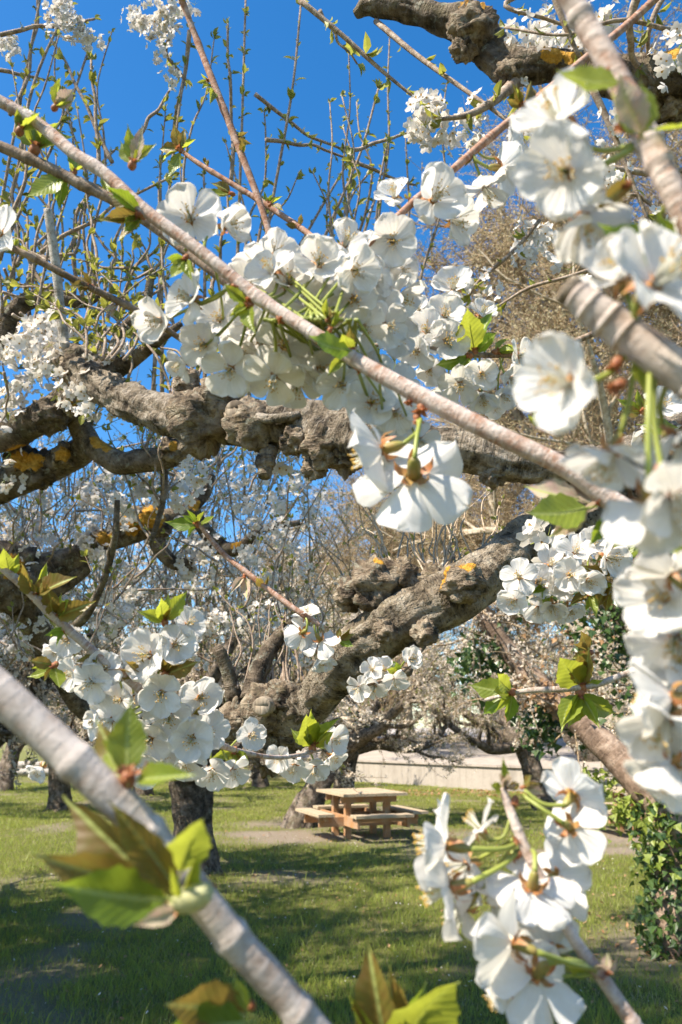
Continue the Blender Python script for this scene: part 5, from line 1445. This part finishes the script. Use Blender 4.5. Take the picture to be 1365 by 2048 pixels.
for a in ((1265, 290, 1120, 245, 190, (-0.6, 0.55, 0.5), 0.012), (1270, 295, 1135, 345, 205, (-0.45, -0.25, 0.85), 0.0), (1265, 300, 1165, 430, 190, (0.05, -0.75, 0.35), 0.008), (1340, 400, 1340, 500, 190, (0.3, -0.5, 0.8), 0.01)):
    b.flower(*a)
# B8: grey sawn branch at the right edge
b = Branch('cherry_branch', 'thick grey branch with a sawn end at the right edge', [(1142, 583, 30, 0.235), (1175, 608, 38, 0.233), (1250, 665, 42, 0.23), (1340, 730, 45, 0.225), (1460, 810, 47, 0.22)], M_TWIGPALE, seed=8)
c = W(1142, 583, 0.235)
mb = MB(); ax = (W(1142, 583, 0.235) - W(1175, 608, 0.233)).normalized()
tube(mb, [(*(ax * -0.0015), 0.0042), (*(ax * 0.0005), 0.0046), (*(ax * 0.0018), 0.0042), (*(ax * 0.0016), 0.0005)], 20, 0.1, 300); o = mb.build('sawn_end', M_WOODEND, b.root)
for a in ((1235, 725, 24, (-0.5, -0.8, 0.3)), (1240, 770, 26, (-0.8, -0.5, 0.3)), (1320, 940, 24, (-0.3, -0.9, 0.2))):
    b.spur(*a)
for a in ((1260, 700, 1140, 765, 225, (-0.8, 0.0, 0.55), -0.005), (1270, 720, 1225, 905, 200, (-0.4, -0.8, 0.2), 0.0), (1300, 740, 1300, 1000, 225, (0.2, -0.7, -0.4), -0.01), (1300, 690, 1310, 570, 265, (0.3, 0.35, 0.85), -0.012), (1290, 700, 1240, 560, 180, (-0.5, 0.6, 0.5), 0.01), (1350, 740, 1360, 880, 220, (0.3, -0.4, 0.9), 0.015), (1310, 740, 1350, 990, 220, (0.1, -0.5, 0.7), -0.012)):
    b.flower(*a)
b.leaf(1265, 720, 1300, 790, 'g', 1, (0.2, 0.2, 1)); 
# B9: flowers along the right edge, stem just outside the frame
b = Branch('cherry_branch', 'column of large white blossoms down the right edge of the picture', [(1470, 1010, 26, 0.27), (1440, 1150, 26, 0.265), (1425, 1300, 25, 0.26), (1430, 1450, 24, 0.26), (1450, 1600, 22, 0.26)], M_TWIGFG, seed=9)
for a in ((1430, 1150, 1345, 1150, 170, (-0.3, 0.5, -0.4), -0.01), (1430, 1200, 1330, 1195, 190, (-0.6, 0.1, 0.7), 0.0), (1425, 1260, 1350, 1275, 190, (-0.35, -0.4, 0.7), 0.008), (1425, 1330, 1345, 1395, 210, (-0.7, -0.1, -0.3), -0.01), (1428, 1420, 1360, 1490, 200, (-0.7, -0.4, 0.4), 0.0), (1430, 1300, 1365, 1340, 190, (-0.4, 0.5, 0.7), 0.01), (1425, 1360, 1335, 1440, 200, (-0.5, -0.5, 0.5), -0.01), (1428, 1440, 1345, 1530, 180, (-0.5, -0.6, 0.4), -0.01)):
    b.flower(*a)
b.leaf(1400, 1140, 1330, 1085, 'g', 1, (0, 0.3, 1), -0.01, -0.01, 0.9); b.leaf(1420, 1290, 1345, 1262, 'd', 2, (0, 0.3, 1))
# B10: bottom left thick branch
b = Branch('cherry_branch', 'thick pale blurred branch crossing the lower left corner', [(-110, 1290, 43, 0.245), (-10, 1378, 43, 0.243), (80, 1458, 42, 0.242), (180, 1550, 41, 0.24), (290, 1660, 40, 0.24), (390, 1782, 38, 0.24), (470, 1880, 38, 0.24), (560, 1980, 37, 0.24), (680, 2120, 37, 0.24)], M_TWIGPALE, seed=10, sides=26)
for a in ((375, 1800, 40, (-0.6, 0.3, 0.7)), (405, 1785, 26, (0.4, 0.8, 0.4)), (255, 1560, 32, (0.0, 0.9, 0.5)), (295, 1540, 18, (0.6, 0.6, 0.4)), (500, 2010, 22, (-0.6, 0.5, 0.5))):
    b.spur(*a)
b.leaf(335, 1800, 95, 1765, 'd', 0, (0.05, 0.5, 1), -0.02, -0.03, 0.85)
b.leaf(345, 1790, 105, 1595, 'b', 1, (-0.5, 0.3, 1), -0.012, -0.005, 0.9)
b.leaf(355, 1780, 215, 1592, 'b', 3, (0.3, 0.1, 1), -0.018, -0.02, 0.9)
b.leaf(340, 1795, 75, 1690, 'b', 2, (-0.1, 0.3, 1), -0.015, -0.012, 0.75)
b.leaf(362, 1745, 405, 1612, 'g', 0, (0.4, 0.1, 1), -0.012, -0.02, 0.95)
b.leaf(372, 1790, 400, 1690, 'g', 3, (0.4, 0.1, 1), -0.014, -0.02, 0.7)
b.leaf(350, 1820, 270, 1850, 'p', 1, (0.2, 0.6, 1), -0.02, -0.03, 0.9)
b.leaf(360, 1790, 340, 1720, 'g', 3, (0.2, 0.2, 1), -0.022, -0.03, 0.5)
b.leaf(255, 1550, 262, 1400, 'g', 0, (0.3, 0.0, 1), 0.0, 0.01, 0.95)
b.leaf(245, 1555, 185, 1480, 'g', 1, (-0.2, 0.1, 1), 0.0, 0.015, 1.1)
b.leaf(250, 1555, 215, 1455, 'b', 2, (0.1, 0.1, 1), 0.0, 0.02, 0.9)
b.leaf(275, 1560, 385, 1540, 'g', 1, (0.0, 0.7, 0.7), 0.0, -0.01, 0.8)
b.leaf(490, 2030, 318, 1995, 'b', 0, (0.0, 0.3, 1), -0.01, -0.02, 1.1)
b.leaf(490, 2045, 320, 2055, 'd', 0, (0.0, 0.5, 1), -0.012, -0.02, 1.2)
b.leaf(495, 2020, 465, 1950, 'g', 1, (0.2, 0.1, 1), -0.01, -0.01, 0.8)
mb = MB(); knot(mb, (0, 0, 0), 0.0042, 0.25, 2.0, 3.0, (0.85, 0.85, 1.7), 20, 14); o = mb.build('leaf_bud', M_LEAFG, b.root)
o.matrix_basis = Matrix.Translation(W(385, 1795, 0.222) - b.o) @ cdir(0.8, 0.45, 0.3).to_track_quat('Z', 'Y').to_matrix().to_4x4()
# B11: leaf tip at the bottom
b = Branch('cherry_shoot', 'young shoot tip with bronze and green leaves rising from the bottom edge', [(860, 2330, 20, 0.28), (820, 2200, 18, 0.28), (790, 2105, 14, 0.28)], M_TWIGRED, seed=11)
b.spur(790, 2100, 26, (0, 1, 0.3))
b.leaf(775, 2100, 728, 1885, 'b', 1, (-0.3, 0.1, 1), 0, 0.0, 0.95); b.leaf(765, 2105, 688, 1972, 'g', 3, (0.3, 0.1, 1), 0, 0, 0.5); b.leaf(790, 2095, 772, 1925, 'b', 3, (0.5, 0.1, 1), 0, 0.01, 0.9)
b.leaf(800, 2110, 912, 1922, 'g', 0, (0.3, 0.0, 1), 0, -0.01, 1.05); b.leaf(795, 2105, 830, 1960, 'd', 2, (0.5, 0.2, 1), 0, 0.02, 0.8)
# B12: flowering branch lower right
b = Branch('cherry_branch', 'flowering branch tip hanging in the lower right over the grass', [(1340, 2150, 20, 0.30), (1275, 2060, 18, 0.305), (1210, 1962, 16, 0.31), (1150, 1880, 14, 0.315), (1105, 1800, 13, 0.32), (1060, 1715, 12, 0.325), (1030, 1645, 11, 0.33), (1005, 1575, 8, 0.335)], M_TWIGFG, seed=12)
b.leaf(1005, 1575, 1003, 1510, 'g', 3, (0.5, 0.1, 1), 0, 0, 0.8); b.tuft(1010, 1580, 5, 45, 80, 100, 'bpg'); b.tuft(1045, 1575, 3, 40, 20, 60, 'bpb'); b.tuft(1210, 1950, 4, 55, 110, 80, 'bp'); b.tuft(1185, 1940, 3, 60, 180, 40, 'bg')
for a in ((1040, 1680, 14, (-0.9, 0, 0.4)), (1035, 1710, 16, (-0.9, -0.3, 0.4)), (1030, 1600, 15, (-0.3, -0.6, 0.5)), (1205, 1955, 22, (-0.2, 0.9, 0.4))):
    b.spur(*a)
for a in ((1025, 1680, 935, 1730, 150, (-0.7, -0.1, 0.5), 0.015), (1030, 1700, 930, 1815, 150, (-0.6, -0.6, 0.1), 0.0), (1190, 1940, 1100, 1900, 170, (-0.2, 0.2, -0.8), 0.012), (1190, 1945, 1050, 1935, 150, (-0.5, -0.3, 0.6), 0.02), (1080, 1740, 1060, 1830, 150, (-0.2, -0.6, -0.5), 0.01),
          (1030, 1690, 895, 1690, 195, (-0.95, 0.1, -0.2), -0.012), (1035, 1705, 905, 1775, 190, (-0.85, -0.35, -0.2), -0.015), (1020, 1640, 960, 1660, 120, (-0.6, 0.6, -0.4), 0.0), (1040, 1700, 990, 1765, 125, (-0.2, -0.85, 0.2), 0.005), (1065, 1700, 1065, 1775, 180, (-0.05, -0.85, -0.3), -0.012), (1075, 1740, 1110, 1755, 140, (0.5, -0.2, -0.6), 0.012), (1090, 1770, 1125, 1815, 110, (0.7, -0.4, -0.3), 0.008),
          (1195, 1940, 1030, 1885, 205, (-0.75, 0.1, -0.5), -0.02), (1195, 1945, 1075, 1950, 205, (-0.3, -0.75, -0.45), -0.015), (1190, 1950, 1015, 1985, 130, (-0.8, -0.5, 0.0), -0.01), (1050, 1580, 1145, 1590, 150, (0.55, 0.35, -0.6), 0.0), (1045, 1590, 1140, 1655, 150, (0.5, -0.45, -0.6), -0.006)):
    b.flower(*a, rf.uniform(0.0, 0.35))
# B13: lower left blossom branch
b = Branch('cherry_branch', 'leafy branch loaded with white blossom at lower left above the dark trunk', [(-40, 1100, 10, 0.60), (40, 1165, 10, 0.61), (110, 1235, 10, 0.62), (190, 1305, 10, 0.63), (265, 1365, 10, 0.64), (330, 1418, 9, 0.65), (400, 1468, 8, 0.68), (470, 1500, 6, 0.74), (560, 1515, 5, 0.82), (640, 1500, 4, 0.9)], M_TWIGFG, seed=13)
for x, y, n, sz, a, kd in ((20, 1150, 4, 60, 80, 'gg'), (70, 1195, 6, 75, 90, 'gb'), (110, 1235, 5, 70, 60, 'gb'), (135, 1260, 2, 45, 200, 'd'), (190, 1305, 3, 40, 240, 'b'), (330, 1245, 6, 65, 95, 'gb'), (330, 1350, 5, 70, 70, 'bb'), (280, 1350, 3, 60, 130, 'b'), (110, 1330, 5, 60, 220, 'gb'), (370, 1440, 4, 40, 60, 'b'), (470, 1500, 5, 50, 250, 'gb'), (625, 1495, 7, 70, 90, 'g')):
    b.tuft(x, y, n, sz, a, 60, kd)
for a in ((195, 1310, 185, 1362, 92, (-0.2, -0.2, 1), -0.01), (200, 1312, 208, 1340, 85, (0.2, 0.3, 1), 0.0), (200, 1310, 150, 1345, 80, (-0.5, -0.1, 0.8), 0.02), (280, 1370, 300, 1310, 115, (-0.3, 0.2, 0.9), 0.0), (290, 1375, 350, 1290, 95, (0.4, 0.2, 0.9), 0.0), (300, 1380, 375, 1250, 75, (0.5, 0.4, 0.6), 0.01), (320, 1400, 325, 1385, 100, (0, 0, 1), -0.01), (340, 1420, 400, 1395, 105, (0.35, 0.15, 1), 0.02), (330, 1415, 340, 1430, 105, (0.1, -0.2, 1), 0.0), (300, 1400, 225, 1440, 100, (-0.5, -0.1, 0.8), -0.02), (310, 1410, 205, 1445, 85, (-0.7, 0.2, 0.6), -0.01),
          (330, 1420, 300, 1478, 108, (-0.1, -0.1, 1), 0.01), (340, 1425, 295, 1525, 102, (-0.15, -0.4, 0.9), 0.01), (350, 1430, 385, 1475, 110, (0.1, 0.0, 1), -0.01), (380, 1450, 375, 1520, 95, (0.1, -0.5, 0.85), 0.0), (400, 1465, 415, 1460, 90, (0.4, 0.1, 0.9), 0.0), (420, 1475, 425, 1540, 80, (0.2, -0.3, 0.9), 0.0), (440, 1490, 465, 1540, 75, (0.4, -0.3, 0.8), 0.0), (460, 1495, 500, 1470, 70, (0.5, 0.1, 0.8), 0.0), (230, 1340, 240, 1400, 85, (-0.1, 0.1, 1), 0.03), (260, 1360, 265, 1395, 85, (0.1, 0.1, 1), 0.04), (330, 1420, 335, 1500, 90, (0, -0.2, 1), 0.04), (90, 1230, 135, 1280, 70, (0.1, 0, 1), 0.06), (100, 1240, 120, 1300, 70, (-0.2, -0.2, 1), 0.07), (60, 1440, 85, 1535, 60, (-0.3, -0.6, 0.6), 0.1),
          (600, 1512, 590, 1530, 68, (-0.2, -0.4, 0.9), 0.0), (620, 1505, 630, 1535, 66, (0.1, -0.4, 0.9), 0.0), (640, 1500, 665, 1480, 72, (0.5, 0.1, 0.6), 0.0), (640, 1500, 665, 1510, 62, (0.4, -0.4, 0.7), 0.02), (560, 1515, 560, 1515, 60, (-0.2, 0, 1), 0.02)):
    b.flower(*a)
# B14: cluster right of the limb
b = Branch('cherry_branch', 'twig of white blossom with folded leaves below the right end of the low limb', [(1420, 1150, 7, 0.80), (1330, 1165, 7, 0.8), (1240, 1160, 7, 0.8), (1160, 1175, 6, 0.8), (1080, 1180, 5, 0.8), (1030, 1200, 4, 0.8)], M_TWIGBR, seed=14)
for a in ((1060, 1185, 1040, 1155, 78, (-0.4, 0.3, 0.9), -0.01), (1060, 1185, 1030, 1200, 78, (-0.5, -0.2, 0.85), -0.02), (1090, 1180, 1075, 1165, 75, (0.1, 0.2, 1), 0.0), (1100, 1180, 1100, 1130, 72, (0, 0.5, 0.9), 0.01), (1150, 1175, 1150, 1105, 80, (0, 0.4, 0.9), 0.0), (1180, 1170, 1185, 1090, 78, (0.1, 0.5, 0.8), 0.01), (1200, 1165, 1215, 1115, 95, (0.4, -0.1, 0.9), -0.01), (1150, 1175, 1140, 1150, 76, (-0.2, 0, 1), -0.02), (1170, 1175, 1175, 1160, 80, (0.1, -0.2, 1), -0.02), (1190, 1170, 1200, 1155, 75, (0.4, -0.2, 0.9), 0.0), (1130, 1178, 1105, 1210, 72, (0.0, -0.6, 0.8), 0.0), (1150, 1178, 1135, 1215, 70, (0.2, -0.6, 0.7), 0.01), (1110, 1180, 1075, 1215, 66, (-0.3, -0.5, 0.8), 0.01), (1220, 1160, 1225, 1170, 60, (0.5, -0.3, 0.8), 0.02), (1230, 1160, 1230, 1075, 70, (0.4, 0.5, 0.7), 0.03), (1120, 1178, 1120, 1170, 70, (0, 0.1, 1), 0.0)):
    b.flower(*a)
b.tuft(1095, 1170, 5, 55, 240, 60, 'gd'); b.tuft(1225, 1160, 5, 55, 220, 70, 'gb'); b.tuft(1240, 1120, 3, 70, 60, 50, 'gd'); b.tuft(1180, 1185, 3, 50, 250, 60, 'gb')
# B15: leafy twig at the right
b = Branch('cherry_branch', 'bare leafy twig with folded green leaves lying across the ivy at right', [(1430, 1290, 7, 0.72), (1340, 1320, 7, 0.72), (1260, 1345, 7, 0.72), (1190, 1370, 7, 0.72), (1120, 1378, 7, 0.72), (1050, 1382, 6, 0.73), (970, 1400, 4, 0.74)], M_TWIGGREY, seed=15)
for x, y, n, sz, a, kd in ((1025, 1385, 6, 70, 200, 'gd'), (1165, 1375, 6, 80, 100, 'gdb'), (1160, 1385, 5, 85, 265, 'g'), (1290, 1335, 3, 50, 30, 'g'), (1180, 1305, 4, 60, 180, 'gb')):
    b.tuft(x, y, n, sz, a, 70, kd)
# B16: small red twig with flowers in front of the low limb
b = Branch('cherry_branch', 'thin red twig ending in white flowers before the left end of the low limb', [(395, 1045, 5, 0.85), (445, 1105, 6, 0.85), (500, 1150, 6.5, 0.84), (545, 1185, 6.5, 0.83), (600, 1225, 6.5, 0.82), (640, 1250, 5, 0.82)], M_TWIGRED, seed=16)
for a in ((610, 1230, 605, 1265, 80, (-0.4, -0.3, -0.6), 0.0), (630, 1245, 640, 1280, 82, (0.3, -0.6, -0.3), 0.0), (635, 1245, 645, 1310, 72, (0.2, -0.7, 0.5), 0.01), (620, 1240, 615, 1235, 62, (-0.1, 0.8, 0.2), 0.01)):
    b.flower(*a)
b.tuft(395, 1050, 6, 50, 120, 120, 'gd'); b.tuft(530, 1175, 3, 30, 100, 60, 'b'); b.tuft(675, 1280, 4, 40, 30, 60, 'bd'); b.tuft(490, 1150, 2, 40, 260, 30, 'p')
# B17: flowers hanging under the low limb
b = Branch('cherry_branch', 'short flowering twig hanging beneath the middle of the low limb', [(842, 1300, 6, 1.0), (822, 1325, 6, 0.98), (800, 1345, 5, 0.97), (760, 1362, 4, 0.96), (720, 1375, 3, 0.96)], M_TWIGBR, seed=17)
for a in ((800, 1345, 820, 1318, 62, (0.4, 0.2, 0.8), -0.01), (790, 1350, 790, 1358, 62, (0.0, -0.5, 0.8), -0.01), (770, 1358, 750, 1372, 62, (-0.2, -0.5, 0.8), 0.0), (740, 1368, 720, 1375, 58, (-0.5, -0.2, 0.8), 0.0), (790, 1350, 770, 1340, 58, (-0.2, 0.2, 0.9), 0.01), (735, 1368, 745, 1340, 52, (0, 0.4, 0.8), 0.01)):
    b.flower(*a)
b.tuft(800, 1345, 4, 35, 160, 70, 'gd')
# B18: right central cluster with a rosette of leaves
b = Branch('cherry_branch', 'flower cluster with an olive leaf rosette right of the central blossom', [(1250, 640, 7, 0.66), (1130, 690, 7, 0.66), (1040, 708, 6.5, 0.66), (950, 710, 6, 0.65), (880, 700, 5, 0.64), (830, 690, 4, 0.64)], M_TWIGBR, seed=18)
for a in ((910, 690, 908, 578, 95, (-0.2, 0.5, 0.85), 0.03), (900, 700, 890, 632, 90, (0.0, 0.2, 1), 0.02), (900, 700, 893, 682, 95, (0.1, 0.0, 1), 0.0), (870, 700, 856, 664, 95, (-0.3, 0.1, 1), 0.01), (860, 700, 835, 702, 88, (-0.4, -0.3, 0.9), 0.0), (950, 712, 963, 748, 80, (0.0, -0.2, 1), -0.02), (930, 712, 920, 768, 88, (-0.1, -0.4, 0.9), -0.01), (960, 712, 965, 790, 78, (0.1, -0.8, 0.5), 0.0), (1000, 710, 1022, 757, 78, (0.3, -0.3, 0.9), -0.01), (1010, 708, 1038, 712, 78, (0.6, 0.1, 0.7), 0.0), (970, 705, 962, 630, 68, (0.3, 0.6, 0.6), 0.03), (900, 705, 893, 795, 68, (-0.2, -0.5, 0.8), 0.02), (850, 700, 860, 740, 72, (-0.2, -0.3, 0.9), 0.03), (1010, 708, 1005, 790, 70, (0.4, -0.5, 0.7), 0.02), (830, 695, 815, 668, 66, (-0.3, 0.2, 0.9), 0.04), (860, 700, 838, 620, 60, (-0.2, 0.4, 0.9), 0.06), (950, 715, 985, 810, 60, (0.2, -0.6, 0.7), 0.04)):
    b.flower(*a)
b.tuft(950, 705, 6, 75, 95, 75, 'dgb', 14); b.tuft(940, 712, 4, 60, 180, 60, 'dg'); b.tuft(990, 705, 3, 60, 20, 50, 'gd'); b.tuft(820, 745, 2, 35, 200, 60, 'g')
# B19: small group at far right
b = Branch('cherry_branch', 'small twig with white flowers and one veined leaf near the right edge', [(1460, 860, 5, 0.72), (1390, 855, 5, 0.72), (1320, 850, 5, 0.72), (1280, 830, 4, 0.72)], M_TWIGBR, seed=19)
for a in ((1310, 850, 1320, 815, 85, (0.1, 0.4, 0.9), 0.0), (1300, 845, 1290, 870, 70, (-0.4, -0.4, 0.8), 0.0), (1340, 850, 1345, 870, 70, (0.3, -0.4, 0.8), 0.01)):
    b.flower(*a)
b.leaf(1285, 850, 1355, 862, 'd', 0, (0, 0.5, 1), -0.01, -0.01, 1.2); b.tuft(1285, 825, 4, 50, 120, 70, 'gb')
